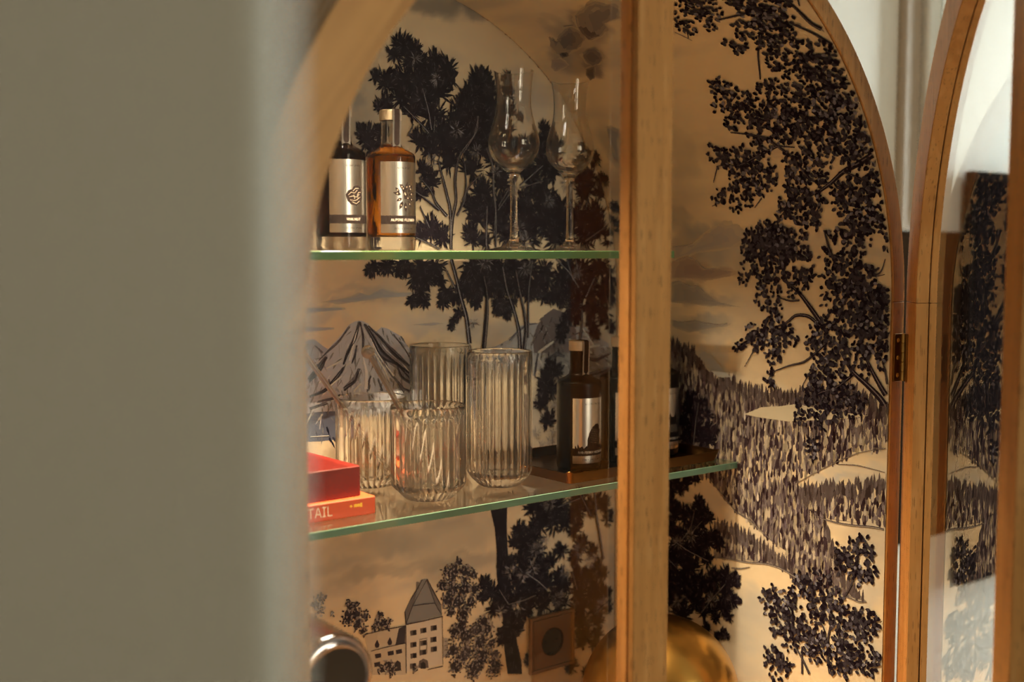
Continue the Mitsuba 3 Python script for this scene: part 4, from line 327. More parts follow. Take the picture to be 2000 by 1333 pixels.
def jitter(rng, c, s): return np.clip(np.asarray(c, float) + rng.normal(0, s), 0, 255)
CREAM, INKD = (206, 172, 118), (36, 26, 33)
def paint(pt, D, seed):
    rng = np.random.default_rng(seed)
    for P, c in D.get('mountain', []):
        pt.poly(P, c, 0); q = np.array([p[:2] for p in P]); g = prep(sg.Polygon(q).buffer(0)); top = q[q[:, 1].argmax()]
        for _ in range(int(np.ptp(q[:, 0]) * np.ptp(q[:, 1]) / 55)):
            x, z = rng.uniform(q[:, 0].min(), q[:, 0].max()), rng.uniform(q[:, 1].min(), q[:, 1].max())
            if g.contains(sg.Point(x, z)):
                a = math.atan2(z - top[1] - 12, x - top[0]) + rng.normal(0, .22); u = rng.uniform(); col = np.array(c) + (np.array((-52, -50, -42)) if u < .3 else np.array((-18, -16, -12)) if u < .62 else np.array((24, 20, 6)))
                pt.blade(x, z, a, rng.uniform(5, 17), rng.uniform(.8, 3.0), jitter(rng, col, 7), 0 + 1 * (u < .3), rng.normal(0, .2))
    for P in D.get('forest', []):
        pt.poly(P, (132, 112, 90), 0); g = sg.Polygon([p[:2] for p in P]).buffer(0); x0, z0, x1, z1 = g.bounds
        inner = prep(g); z = z1
        while z > z0:
            x = x0 + rng.uniform(0, 4)
            while x < x1:
                xx, zz = x + rng.normal(0, 1.2), z + rng.normal(0, 2.5)
                if inner.contains(sg.Point(xx, zz - 3)):
                    h, w = rng.uniform(8, 16), rng.uniform(2.6, 4.8); r = rng.uniform()
                    edge = not inner.contains(sg.Point(xx, zz + 14))
                    if edge: col = jitter(rng, (78, 62, 58), 8); h *= 1.15
                    elif r < .42: col = jitter(rng, (66, 48, 50), 9)
                    elif r < .74: col = jitter(rng, (102, 84, 76), 9)
                    elif r < .9: col = jitter(rng, (150, 128, 98), 10)
                    else: col = jitter(rng, (176, 150, 112), 8)
                    lean = rng.normal(0, .8)
                    pt.fan([(xx + lean, zz + h * .55), (xx - w * .28, zz + h * .2), (xx - w * .5, zz - h * .25), (xx - w * .2, zz - h * .5), (xx + w * .25, zz - h * .48), (xx + w * .5, zz - h * .2), (xx + w * .3, zz + h * .2)], col, 1)
                x += rng.uniform(2.6, 4.4)
            z -= 5.0
    for P in D.get('clearing', []): pt.poly(P, (186, 162, 118), 2)
    for l in D.get('ridge', []):
        pt.stroke(l, jitter(rng, (104, 94, 90), 6), 1)
        for _ in range(3): pt.stroke([(p[0] + rng.normal(0, 1), p[1] + rng.normal(0, 1), p[2] * rng.uniform(.15, .35)) for p in l], jitter(rng, (66, 57, 60), 8), 2, dx=rng.uniform(-2.6, 2.6))
    for l in D.get('ridge_light', []): pt.stroke(l, jitter(rng, (196, 178, 142), 6), 2)
    for l in D.get('slope_line', []): pt.stroke(l, (78, 62, 60), 2, k=.8); pt.stroke(l, (150, 130, 102), 3, k=.25, dx=.8)
    for l in D.get('cloud_edge', []):
        pt.stroke(l, (154, 134, 110), 1, k=1.3); pt.stroke(l, (132, 114, 98), 2, k=.2)
    for P, c in D.get('patch', []):
        g = sg.Polygon([p[:2] for p in P]).buffer(0); q = max(getattr(g, 'geoms', [g]), key=lambda k: k.area); n = 70
        ring = np.array([q.exterior.interpolate(i / n, True).coords[0] for i in range(n)]); cc = ring.mean(0)
        for lay, (sc, al) in enumerate(((1.12, .35), (1.02, .65), (.88, .92), (.52, 1.10))):
            w = meshkit.fbm(np.c_[ring / 9, np.full(n, lay * 3.7)], 3, lay) - .5
            pt.poly(cc + (ring - cc) * (sc + w[:, None] * .42), np.array(CREAM) * .93 + (np.array(c) - np.array(CREAM) * .93) * al, lay)
    for P, c in D.get('castle', []): pt.poly(P, c, 1 + (c[0] < 100) + (c[0] < 50))
    for l in D.get('castle_line', []): pt.stroke(l, (66, 54, 54), 5, k=.8)
    for P in D.get('trunk', []):
        pt.poly(P, (42, 33, 40), 2)
        a, z0, z1 = np.array([p[0] for p in P]), min(p[1] for p in P), max(p[1] for p in P)
        g = prep(sg.Polygon([p[:2] for p in P]))
        for _ in range(160):
            x, z = rng.uniform(a.min(), a.max()), rng.uniform(z0, z1)
            if g.contains(sg.Point(x, z)): pt.blade(x, z, math.pi / 2 + rng.normal(0, .25), rng.uniform(4, 14), rng.uniform(.6, 1.6), jitter(rng, (62, 52, 58), 8), 3)
    # pines: dark tufts with needle tips, lighter needles over them
    for x, z, r in D.get('pine', []):
        n = 18; a0 = rng.uniform(0, 6.28); droop = 1262 < z < 1396
        pt.fan([(x + r * .74 * rng.uniform(.7, 1.05) * math.cos(a0 + i * 6.283 / n), z + r * .72 * rng.uniform(.7, 1.05) * math.sin(a0 + i * 6.283 / n)) for i in range(n)], jitter(rng, INKD, 2.5), 3)
        lean = (-math.pi / 2 if droop else math.pi / 2) + rng.normal(0, .5)
        for _ in range(int(16 + r * 2.4)):
            a = rng.uniform(0, 6.283); rr = r * rng.uniform(.25, .78); dirn = a + (.62 if droop else .75) * math.sin(lean - a) + rng.normal(0, .2)
            pt.blade(x + rr * math.cos(a), z + rr * .92 * math.sin(a), dirn, r * rng.uniform(.42, .85) + 2, rng.uniform(1.7, 3.4) * (.7 + r / 60), jitter(rng, INKD, 4), 4, rng.normal(0, .14))
        for _ in range(int(3 + r * .55)):
            a = rng.uniform(0, 6.283); rr = r * rng.uniform(.1, .75)
            pt.blade(x + rr * math.cos(a), z + rr * math.sin(a), a + .7 * math.sin(lean - a) + rng.normal(0, .3), rng.uniform(3.5, 8), rng.uniform(.4, 1.0), jitter(rng, (72, 58, 58), 9), 5, rng.normal(0, .15))
    for l in D.get('pine_branch', []):
        pt.stroke(l, (40, 30, 36), 6); pt.stroke(l, jitter(rng, (126, 112, 100), 10), 7, k=.26, dx=rng.choice([-1.3, 1.3]))
    for x, z, r in D.get('pale', []):
        for _ in range(int(10 + r * 1.6)):
            a = rng.uniform(0, 6.283); rr = r * rng.uniform(.1, .6)
            pt.blade(x + rr * math.cos(a), z + rr * math.sin(a), a + rng.normal(0, .3), rng.uniform(4, 10), rng.uniform(.5, 1.3), jitter(rng, (112, 98, 90), 16), 7, rng.normal(0, .2))
    # leafy branches
    for l in D.get('leaf_branch', []):
        pt.stroke(l, (44, 33, 38), 4); pt.stroke(l, (104, 88, 82), 5, k=.22, dx=.9)
    for x, z, r in D.get('leaf', []):
        rr0 = r + 2.0; N = int(5 + .92 * (rr0 / 2.5) ** 2); tone = rng.uniform() < .35
        for i in range(N):
            a, q = rng.uniform(0, 6.283), rr0 * math.sqrt(rng.uniform()); u = rng.uniform()
            col = (34, 24, 31) if u < .66 else ((66, 56, 60) if u < .86 or not tone else (104, 94, 96))
            pt.leaf(x + q * math.cos(a), z + q * math.sin(a), rng.normal(a, 1.2), rng.uniform(4.4, 7.4), rng.uniform(3.0, 4.7), jitter(rng, col, 5), 5 if u < .68 else 6)
    for key, dark, mid in (('tree', (56, 44, 46), (124, 106, 92)), ('tree_grey', (112, 104, 98), (150, 140, 125))):
        for x, z, r in D.get(key, []):
            if key == 'tree': pt.fan([(x + r * .8 * rng.uniform(.6, 1.05) * math.cos(i * .45), z + r * .8 * rng.uniform(.6, 1.05) * math.sin(i * .45)) for i in range(14)], jitter(rng, (66, 54, 54), 5), 3)
            for i in range(int(8 + 1.5 * (r / 1.7) ** 2)):
                a, q = rng.uniform(0, 6.283), (r + 1) * math.sqrt(rng.uniform()); u = rng.uniform()
                pt.leaf(x + q * math.cos(a), z + q * math.sin(a), rng.uniform(0, 6.283), rng.uniform(2.2, 4.2), rng.uniform(1.4, 2.5), jitter(rng, dark if u < .74 else mid, 6), 4 if u < .74 else 5)

def ground_colour(a, z, D, seed):
    p = np.c_[a / 90, z / 90, np.full(len(a), seed)]; n = meshkit.fbm(p, 4, seed)[:, None]; m = meshkit.fbm(p * [0.6, 2.6, 1] + 7, 4, seed + 3)[:, None]
    c = np.array(CREAM) * (0.97 + 0.07 * n) ; c = c + (np.array((176, 150, 112)) - c) * np.clip((m - .5) * 2.4, 0, .6)
    wx = (meshkit.fbm(np.c_[a / 22, z / 22, np.full(len(a), 3.0)], 3, seed + 9) - .5) * 26; wz = (meshkit.fbm(np.c_[a / 22, z / 22, np.full(len(a), 8.0)], 3, seed + 11) - .5) * 26
    for x, zz, rx, rz, col, al in D.get('wash', []):
        d = ((a + wx - x) / rx) ** 2 + ((z + wz - zz) / rz) ** 2
        k = (al * .72 * np.clip((1.3 - d) / .9, 0, 1))[:, None] * (.6 + .7 * n)
        c = c + (np.array(col) - c) * np.clip(k, 0, 1)
    return ink(c)

def lining(key, A, Z, place, D, seed, faces_flip):
    a, z = np.meshgrid(A, Z, indexing='ij'); p = np.c_[a.ravel(), z.ravel()]; nz = len(Z)
    i, j = np.meshgrid(np.arange(len(A) - 1), np.arange(nz - 1), indexing='ij'); q = (i * nz + j).ravel()
    F = np.vstack([np.c_[q, q + nz, q + nz + 1], np.c_[q, q + nz + 1, q + 1]])
    if faces_flip: F = F[:, ::-1]
    return p, F
# back wall: a disc-topped sheet
A = np.arange(357, 1096, 3.5); Z = np.arange(765, 1716, 3.5)
p, F = lining('b', A, Z, on_back, MURAL_BACK, 11, False)
inside = np.where(p[:, 1] < ZC * 1000, True, np.hypot(p[:, 0] - UC * 1000, p[:, 1] - ZC * 1000) < RI * 1000 + 4)
F = F[inside[F].all(1)]
add('display_cabinet__back_panel', trimesh.Trimesh(on_back(p, 0.0), F, process=False), 'print', color=ground_colour(p[:, 0], p[:, 1], MURAL_BACK, 11))
L('display_cabinet__back_panel', 'cream landscape wallpaper on the back')
pb = Print(on_back); paint(pb, MURAL_BACK, 5); m, c = pb.mesh()
keep = (np.hypot(m.vertices[:, 0] - UC, m.vertices[:, 2] - ZC) < RI) | (m.vertices[:, 2] < ZC); keep &= m.vertices[:, 0] < UC + RI
m = trimesh.Trimesh(m.vertices, m.faces[keep[m.faces].all(1)], process=False)
add('display_cabinet__back_panel__landscape_print', m, 'print', color=c)
# right wall and the vault above it, unrolled; then the left half, plain washes
for side_name, sgn in (('', 1), ('_001', -1)):
    A = np.arange(738, 1171, 3.5); Z = np.arange(765, 1345 + RI * 1000 * math.pi / 2, 3.5)
    p, F = lining('s', A, Z, on_side, MURAL_SIDE, 21, False); D = MURAL_SIDE if sgn > 0 else {}
    V = on_side(p, 0.0)
    if sgn < 0: V[:, 0] = 2 * UC - V[:, 0]
    key = 'display_cabinet__side_lining' + side_name
    add(key, trimesh.Trimesh(V, F, process=False), 'print', color=ground_colour(p[:, 0], p[:, 1], D, 21))
    L(key, 'cream landscape wallpaper on the side and vault')
ps = Print(on_side); paint(ps, MURAL_SIDE, 6); m, c = ps.mesh()
keep = (m.vertices[:, 1] > YF + 0.0015) & (m.vertices[:, 1] < YB)
m = trimesh.Trimesh(m.vertices, m.faces[keep[m.faces].all(1)], process=False)
add('display_cabinet__side_lining__landscape_print', m, 'print', color=c)

# ---- doors: closed left leaf, open right leaf
def door_parts(mirror):
    """Outlines of a door leaf in cabinet coordinates; the right leaf is the mirror image."""
    big = unary_union([sg.Point(UC, ZC).buffer(RO, 180), sg.box(UC - RO, FLOOR - 0.02, UC + RO, ZC)])
    small = unary_union([sg.Point(UC, ZC).buffer(0.346, 180), sg.box(UC - 0.346, FLOOR + 0.03, UC + 0.346, ZC)])
    edge = 0.734 if not mirror else 2 * UC - 0.7365
    half = sg.box(UC - 1, 0, edge, 3); big = big.intersection(half).intersection(sg.box(0, FLOOR - 0.02, 3, 3)); inn = small.intersection(sg.box(UC - 1, FLOOR + 0.03, edge - 0.043, 3)); g = 0.00025
    frame = big.difference(inn)
    st = frame.intersection(sg.box(edge - 0.043, 0, edge, 3))
    rest = frame.difference(sg.box(edge - 0.043, 0, edge, 3))
    d = {'meeting_stile': st, 'arched_rail': rest.intersection(sg.box(0, ZC, 2, 3)), 'hinge_stile': rest.intersection(sg.box(UC - RO, 0, UC - 0.346, ZC)), 'bottom_rail': rest.intersection(sg.box(UC - 0.346, 0, 2, FLOOR + 0.03))}
    out = {k: max(getattr(q.buffer(-g, join_style=2), 'geoms', [q.buffer(-g, join_style=2)]), key=lambda s: s.area).simplify(1e-5) for k, q in d.items()}
    out['glass'] = inn.buffer(0.006)
    if mirror: out = {k: affinity.scale(q, -1, 1, origin=(UC, 0)) for k, q in out.items()}
    return out
def build_door(key, mirror, move):
    D = door_parts(mirror)
    for part in ('hinge_stile', 'arched_rail', 'meeting_stile', 'bottom_rail'):
        m = cat(panel(D[part], YD, YD + 0.0068, 0.0007), panel(D[part], YD + 0.0085, YF - 0.0004, 0.0007))
        add(key + '__' + part, move(m), 'oak_slant' if part == 'arched_rail' and not mirror else 'oak', smooth=25)
    v, f = tri2d(D['glass']); m = trimesh.Trimesh(np.c_[v[:, 0], np.full(len(v), YD + 0.0077), v[:, 1]], f, process=False)
    add(key + '__glass_pane', move(m), 'pane')
build_door('display_cabinet__door', False, lambda m: m)
HX, HY, ANG = UC + RO + 0.002, YF - 0.003, math.radians(46)
def swing(m):
    m = m.copy(); m.apply_translation([-HX, -HY, 0]); m.apply_transform(trimesh.transformations.rotation_matrix(ANG, [0, 0, 1])); m.apply_translation([HX, HY, 0]); return m
build_door('display_cabinet__door_001', True, swing)
L('display_cabinet__door', 'closed left glass door'); L('display_cabinet__door_001', 'open right glass door')
# brass butt hinges of the open door: a leaf on the cabinet edge, a leaf on the door, knuckles between
for hi, hz in enumerate((EYE - 0.116, 0.86)):
    hk = 'display_cabinet__hinge' + ('', '_001')[hi]
    h0, h1 = hz - 0.026, hz + 0.026
    add(hk + '__cabinet_leaf', cbox(HX - 0.0205, HX - 0.0065, YF - 0.0016, YF + 0.0002, h0, h1, 0.0003), 'hinge_leaf')
    add(hk + '__door_leaf', swing(cbox(HX - 0.017, HX - 0.001, YF - 0.0004, YF + 0.0014, h0, h1, 0.0003)), 'hinge_leaf')
    for j in range(5):
        a = h0 + j * 0.0104 + 0.0002
        add(hk + '__knuckle' + ('' if j == 0 else '_%03d' % j), moved(lathe([(0, 0), (0.0031, 0), (0.0035, 0.0004), (0.0035, 0.0096), (0.0031, 0.01), (0, 0.01)], 24), [HX - 0.0044, YF - 0.0018, a]), 'hinge_brass', smooth=40)
    for j in range(3):
        s = trimesh.creation.icosphere(2, 0.0024); s.apply_scale([1, .35, 1])
        add(hk + '__screw' + ('' if j == 0 else '_%03d' % j), moved(s, [HX - 0.0145, YF - 0.0018, h1 - 0.007 - j * 0.019]), 'hinge_brass', smooth=True)
    L(hk, 'brass butt hinge')
# ---- glass shelves: clear sheet, tinted edge
def shelf(key, x0, x1, y0, z1, t, mat):
    top = trimesh.creation.box([x1 - x0 - 0.0008, YB - 0.003 - y0, t]); top.apply_translation([(x0 + x1) / 2, (y0 + YB - 0.003) / 2, z1 - t / 2])
    keepf = np.abs(top.face_normals[:, 2]) > 0.5
    add(key + '__sheet', trimesh.Trimesh(top.vertices, top.faces[keepf], process=False), 'pane')
    add(key + '__edge', cat(cbox(x0, x1, y0 - 0.0012, y0, z1 - t, z1, 0.0004), cbox(x1 - 0.0004, x1 + 0.0006, y0 - 0.001, YB - 0.003, z1 - t + 0.0002, z1 - 0.0002, 0.0003)), mat)
    L(key, 'glass shelf with green edge')
S1, S2 = EYE - 0.0006, EYE - 0.260
shelf('display_cabinet__shelf', UC - RI + 0.002, 0.978, 0.949, S1, 0.0082, 'shelf_edge')
shelf('display_cabinet__shelf_001', UC - RI + 0.002, UC + RI - 0.0025, 0.949, S2, 0.0076, 'shelf_edge_thin')
# ---- three downlights along the crown of the vault
for i, lx in enumerate((0.530, 0.610, 0.690)):
    zz = ZC + math.sqrt(RI ** 2 - (lx - UC) ** 2); d = np.array([(UC - lx) * 0.45, 0.0, ZC - zz]); d /= np.linalg.norm(d)
    key = 'display_cabinet__downlight' + ('', '_001', '_002', '_003')[i]
    R = trimesh.geometry.align_vectors([0, 0, 1], d)
    ring = lathe([(0.0283, -0.004), (0.0303, -0.004), (0.0303, 0.049), (0.0298, 0.050), (0.0288, 0.050), (0.0283, 0.049), (0.0283, -0.004)], 48)
    disc = lathe([(0.0280, 0.0016), (0, 0.0016)], 48)
    for part, m, mat, kw in (('trim_ring', ring, 'lamp_trim', {}), ('lens', disc, 'white_paint', {'emitter': emit(np.array(LAMP) * LAMP_POWER)})):
        m = m.copy(); m.apply_transform(R); m.apply_translation(np.array([lx, 0.949, zz]) + d * 0.0005)
        if part == 'lens' and (m.face_normals.mean(0) @ d) < 0: m.invert()
        add(key + '__' + part, m, mat, **kw)
    L(key, 'small recessed downlight')

# ------------------------------------------------------------------ bottles
BR = 0.0263
def wrap(m, r, lift=0.0):
    """Bends a flat (a, height, thickness) mesh round the front of a bottle of radius r."""
    v = m.vertices; a = v[:, 0] / r; rr = r + v[:, 2] + lift
    return trimesh.Trimesh(np.c_[rr * np.sin(a), -rr * np.cos(a), v[:, 1]], m.faces, process=False)
def flat(poly, t=0.0):
    ms = []
    for q in getattr(poly, 'geoms', [poly]):
        if q.area < 1e-9: continue
        v, f = trimesh.creation.triangulate_polygon(q, engine='earcut'); ms.append(trimesh.Trimesh(np.c_[v, np.full(len(v), t)], f, process=False))
    return cat(ms)
def curved(poly, r, lift):
    """Outline cut into narrow uprights so that it follows the curve."""
    x0, z0, x1, z1 = poly.bounds; parts = []
    n = max(1, int((x1 - x0) / 0.0018))
    for i in range(n):
        s = poly.intersection(sg.box(x0 + (x1 - x0) * i / n, z0 - 1, x0 + (x1 - x0) * (i + 1) / n, z1 + 1))
        for q in getattr(s, 'geoms', [s]):
            if q.geom_type == 'Polygon' and q.area > 1e-10: parts.append(flat(q))
    return wrap(cat(parts), r, lift)
def words(t, h, a, z, r, lift, bold=False, centre=True):
    m = meshkit.text_mesh(t, h, 0.00003, bold); w = m.bounds[1][0] - m.bounds[0][0]
    m.apply_translation([a - (w / 2 if centre else 0) - m.bounds[0][0], z, 0]); return wrap(m, r, lift)
mm = lambda pts: sg.Polygon([(x / 1000, z / 1000) for x, z in pts]).buffer(0)
def leafshape(x, z, ang, ln, w):
    d = np.array([math.cos(ang), math.sin(ang)]); q = np.array([-d[1], d[0]]); o = np.array([x, z])
    return mm([tuple(o + d * ln * t + q * w * s) for t, s in ((0, 0), (.3, .45), (.65, .4), (1, 0), (.65, -.4), (.3, -.45))])
OUT = [(0, 0), (0.0225, 0), (0.0253, 0.0012), (BR, 0.0045), (BR, 0.100), (0.0256, 0.1035), (0.0225, 0.1062), (0.0165, 0.1092), (0.0128, 0.1118), (0.0113, 0.1155), (0.0109, 0.121), (0.0109, 0.1400), (0, 0.1400)]
BODY = lathe([OUT[0]] + list(map(tuple, smooth_profile(OUT[1:4], 4))) + list(map(tuple, smooth_profile(OUT[4:12], 5))) + [OUT[12]], 96)
def spirit_mesh():
    return lathe([(0, 0.0150), (0.021, 0.0150), (0.0240, 0.0168), (0.0246, 0.0200), (0.0246, 0.0990), (0.0236, 0.1022), (0.0205, 0.1048), (0.0148, 0.1080), (0.0108, 0.1110), (0.0097, 0.1145), (0, 0.1145)], 96)
def air_mesh(): return lathe([(0, 0.1147), (0.0096, 0.1147), (0.0091, 0.121), (0.0091, 0.1396), (0, 0.1396)], 64)
CAP = lathe([(0, 0.1401), (0.0118, 0.1401), (0.0122, 0.1405), (0.0124, 0.1500), (0.0118, 0.1514), (0.0105, 0.1520), (0, 0.1520)], 64)
def strap(hw, lift, zend, round_end):
    path = [(0.0, 0.1522), (0.0112, 0.1522), (0.0126, 0.1512), (0.0128, 0.1480), (0.0127, 0.1400), (0.0122, 0.1300), (0.0119, 0.1220), (0.0118, zend)]
    V, F = [], []
    for i, (r, z) in enumerate(path):
        out = (0, lift) if r < 0.0115 and i < 2 else (lift, lift * (i == 2))
        w = hw
        V += [(-w, -(r + out[0]), z + out[1]), (w, -(r + out[0]), z + out[1])]
    n = len(path)
    for i in range(n - 1): F += [(2 * i, 2 * i + 2, 2 * i + 3), (2 * i, 2 * i + 3, 2 * i + 1)]
    b = len(V)
    if round_end:
        r, z = path[-1]
        V.append((0, -(r + lift), z))
        for k in range(13):
            t = math.pi + math.pi * k / 12; V.append((hw * math.cos(t), -(r + lift), z + hw * math.sin(t)))
        F += [(b, b + 1 + k, b + 2 + k) for k in range(12)]
    return trimesh.Trimesh(np.array(V), F, process=False)
def bottle(key, x, y, z, clear, liquid, top, name, foot, art, label, group, z0, z1, band, name_h, name_bold=True):
    P = lambda m: moved(m, [x, y, z])
    if clear:
        add(key + '__body', P(BODY), 'glass', smooth=35); L(key + '__body', 'clear glass body with thick base')
        add(key + '__liquid', P(spirit_mesh()), liquid, smooth=35); add(key + '__neck_hollow', P(air_mesh()), 'bottle_air', smooth=35)
    else: add(key + '__body', P(BODY), 'matte_black', smooth=35)
    add(key + '__cap', P(CAP), 'cap_pale', smooth=35)
    add(key + '__seal_strip', P(strap(0.0052, 0.0002, 0.111, False)), 'silver_foil', smooth=20)
    add(key + '__seal_strip__black_stripe', P(strap(0.0033, 0.00045, 0.1165, True)), 'ink')
    hw = 0.0262
    add(key + '__front_label', P(curved(sg.box(-hw, z0, hw, z1), BR, 0.00015)), 'silver_foil', smooth=True); L(key + '__front_label', 'brushed silver label')
    add(key + '__front_label__black_band', P(curved(sg.box(-hw, band[0], hw, band[1]), BR, 0.0003)), 'ink')
    add(key + '__front_label__lettering', P(words(top, 0.0017, 0.0, z1 - 0.0075, BR, 0.0003)), 'ink')
    add(key + '__front_label__lettering_001', P(words(foot, 0.0017, 0.0, (z0 + band[0]) / 2 - 0.0008, BR, 0.0003)), 'ink')
    add(key + '__front_label__name', P(words(name, name_h, 0.0, (band[0] + band[1]) / 2 - name_h / 2, BR, 0.0005)), 'silver_ink')
    dark, light = art
    if dark is not None: add(key + '__front_label__picture', P(curved(dark, BR, 0.00032)), 'ink')
    if light is not None: add(key + '__front_label__picture_detail', P(curved(light, BR, 0.0005)), 'ink_mid')
    L(key, label, 'bottle', group)
rng = np.random.default_rng(3)
# half a walnut
nut = mm([(-10, 3), (-7, 8), (-3, 9), (-1, 12), (4, 13.5), (8, 11), (10, 6), (10, 0), (7, -5), (2, -8), (-4, -7), (-8, -3)]); nut = affinity.translate(nut, 0.001, 0.055)
lines_ = [sg.LineString([(.001 + a / 1000, .055 + b / 1000) for a, b in l]).buffer(0.00035) for l in ([(-7, 3), (-4, 6), (0, 5), (3, 8)], [(-6, 1), (-2, 2), (2, 1), (6, 4)], [(-5, -2), (0, -3), (4, -1), (7, 1)], [(-2, 7), (1, 10), (5, 10)], [(3, 3), (5, 6), (8, 6)], [(-3, -4), (2, -6), (6, -3)], [(-1, 3), (0, -1)], [(4, 4), (4, -1)])]
walnut_art = (nut, unary_union(lines_).intersection(nut))
fl = []
for x0, z0_, a, ln, w in ((-4, 60, 2.9, 9, 4), (-6, 62, 2.2, 7, 3.5), (0, 62, 1.9, 10, 4.5), (2, 63, 1.4, 11, 4.5), (5, 62, .9, 11, 4.5), (6, 59, .4, 9, 4), (6, 56, -.2, 9, 4), (4, 53, -.8, 9, 4.2), (1, 52, -1.5, 11, 4.4), (-2, 53, -2.0, 10, 4), (-3, 56, -2.7, 7, 3.6), (0, 57, 1.2, 7, 4), (2, 58, -.6, 6, 4), (3, 60, 2.6, 6, 4), (-1, 66, 2.3, 7, 4), (7, 66, 1.5, 6, 3.5)): fl.append(leafshape(x0, z0_, a, ln, w))
veins = [q.centroid.buffer(0.0009) for q in fl]
flower_art = (unary_union(fl + [mm([(-1, 60), (2, 63), (5, 60), (4, 56), (0, 55)])]), unary_union(veins))
hog = mm([(-8, 22), (-9, 30), (-8.5, 38), (-6, 46), (-2, 52), (3, 55.5), (7, 55.5), (9, 53), (9.5, 49), (12, 48), (11, 45), (9.5, 43), (10.5, 38), (10, 32), (11, 25), (12, 22)])
ground = mm([(-26, 22), (-26, 28), (-24, 27), (-23, 31), (-21, 27), (-20, 33), (-18, 28), (-15, 30), (-13, 27), (-10, 30), (10, 29), (12, 32), (14, 27), (17, 30), (20, 27), (23, 31), (26, 27), (26, 22)])
spots = [sg.Point(x_ / 1000, z_ / 1000).buffer(0.00042) for x_, z_ in ((-4 + 2.1 * i + (j % 2), 50 - 2.6 * j - .4 * i) for i in range(5) for j in range(7))]
hog_art = (unary_union([hog, ground]), unary_union(spots).intersection(hog.buffer(-0.001)))
fox = mm([(-9, 22), (-8, 30), (-6, 38), (-6, 44), (-7, 49), (-5.5, 56), (-2.5, 50), (2, 50), (5, 56), (7, 49), (7, 43), (10, 39), (7, 36), (8, 28), (9, 22)])
fur = [sg.LineString([((-5 + 1.6 * i) / 1000, .040), ((-6 + 2.0 * i) / 1000, .031)]).buffer(0.0003) for i in range(8)]
fox_art = (unary_union([fox, ground]), unary_union(fur))
UPZ = S1 + 0.0002
bottle('liquor_bottle', 0.683, 1.088, UPZ, True, 'amber', 'ALPINE SPIRIT', 'ALPINE FLOWER', 'BEAUTY OF NATURE', flower_art, 'clear bottle of amber liquor with a flower drawing on its silver label', 'bottles on the upper shelf', 0.019, 0.095, (0.0285, 0.0375), 0.0028)
bottle('liquor_bottle_001', 0.623, 1.092, UPZ, True, 'walnut_spirit', 'ALPINE SPIRIT', 'WALNUT', 'ORIGINAL RECIPE', walnut_art, 'clear bottle of dark brown liquor with a walnut drawing, half behind the arch', 'bottles on the upper shelf', 0.019, 0.095, (0.0285, 0.0375), 0.0028)
TZ = S2 + 0.0026
bottle('cocktail_bottle', 0.905, 1.030, TZ, False, None, 'BOTTLED COCKTAIL', 'THE PERKY HEDGEHOG', 'PINE • JUNIPER • BERRY', hog_art, 'matte black bottle with a standing hedgehog on its silver label, at the tray corner', 'black bottles in the bronze tray', 0.0095, 0.086, (0.0185, 0.0265), 0.0026)
bottle('cocktail_bottle_001', 0.982, 1.040, TZ, False, None, 'BOTTLED COCKTAIL', 'THE SPEEDY FOX', 'MELON • CHERRY', (ground, None), 'middle matte black bottle in the tray, half hidden by the closed door stile', 'black bottles in the bronze tray', 0.0095, 0.086, (0.0185, 0.0265), 0.0026)
bottle('cocktail_bottle_002', 1.049, 1.042, TZ, False, None, 'BOTTLED COCKTAIL', 'THE SPEEDY FOX', 'MELON • CHERRY', fox_art, 'matte black bottle with a pointed-eared animal, showing right of the door stile', 'black bottles in the bronze tray', 0.0095, 0.086, (0.0185, 0.0265), 0.0026)

# ------------------------------------------------------------------ bronze tray
def tray():
    x0, x1, y0, y1 = 0.838, 1.079, 0.969, 1.120
    def loop(grow, z, lift):
        q = sg.box(x0 - grow, y0 - grow, x1 + grow, y1 + grow); P = []
        for cx, cy, a0 in ((x0 - grow, y0 - grow, math.pi), (x1 + grow, y0 - grow, 1.5 * math.pi), (x1 + grow, y1 + grow, 0), (x0 - grow, y1 + grow, .5 * math.pi)):
            sx, sy = (1 if cx < .95 else -1), (1 if cy < 1.04 else -1); rr = 0.007
            for k in range(9):
                a = a0 + k * math.pi / 16; P.append((cx + sx * rr + rr * math.cos(a), cy + sy * rr + rr * math.sin(a), z + lift * math.sin(math.pi * k / 8)))
        # straight runs get points too, so that the corners can lift
        R = []
        for i in range(len(P)):
            a, b = np.array(P[i]), np.array(P[(i + 1) % len(P)]); R.append(a)
            if np.linalg.norm(b - a) > 0.03:
                for t in np.linspace(0, 1, 14)[1:-1]:
                    e = min(t, 1 - t) * np.linalg.norm(b - a); w = a + (b - a) * t; w[2] = z + lift * .0 * math.exp(-e / .01); R.append(w)
        return np.array(R)
    loops = [loop(-0.004, S2 + 0.0002, 0), loop(0.0, S2 + 0.0008, 0), loop(0.004, S2 + 0.0125, 0.0022), loop(0.0035, S2 + 0.0132, 0.0022), loop(0.0026, S2 + 0.0125, 0.0022), loop(-0.0015, S2 + 0.0024, 0), loop(-0.004, S2 + 0.0022, 0)]
    n = len(loops[0]); V = np.vstack(loops); F = []
    for k in range(len(loops) - 1):
        for j in range(n):
            q = (j + 1) % n; F += [(k * n + j, k * n + q, (k + 1) * n + q), (k * n + j, (k + 1) * n + q, (k + 1) * n + j)]
    c = V.mean(0); V = np.vstack([V, [c[0], c[1], S2 + 0.0002], [c[0], c[1], S2 + 0.0022]]); b = len(loops) * n; e = (len(loops) - 1) * n
    for j in range(n):
        q = (j + 1) % n; F += [(b, q, j), (b + 1, e + j, e + q)]
    m = trimesh.Trimesh(V, F, process=False); trimesh.repair.fix_normals(m); return m
add('serving_tray', tray(), 'bronze', smooth=40); L('serving_tray', 'bronze rectangular tray with a low flared rim under the black bottles', 'tray')

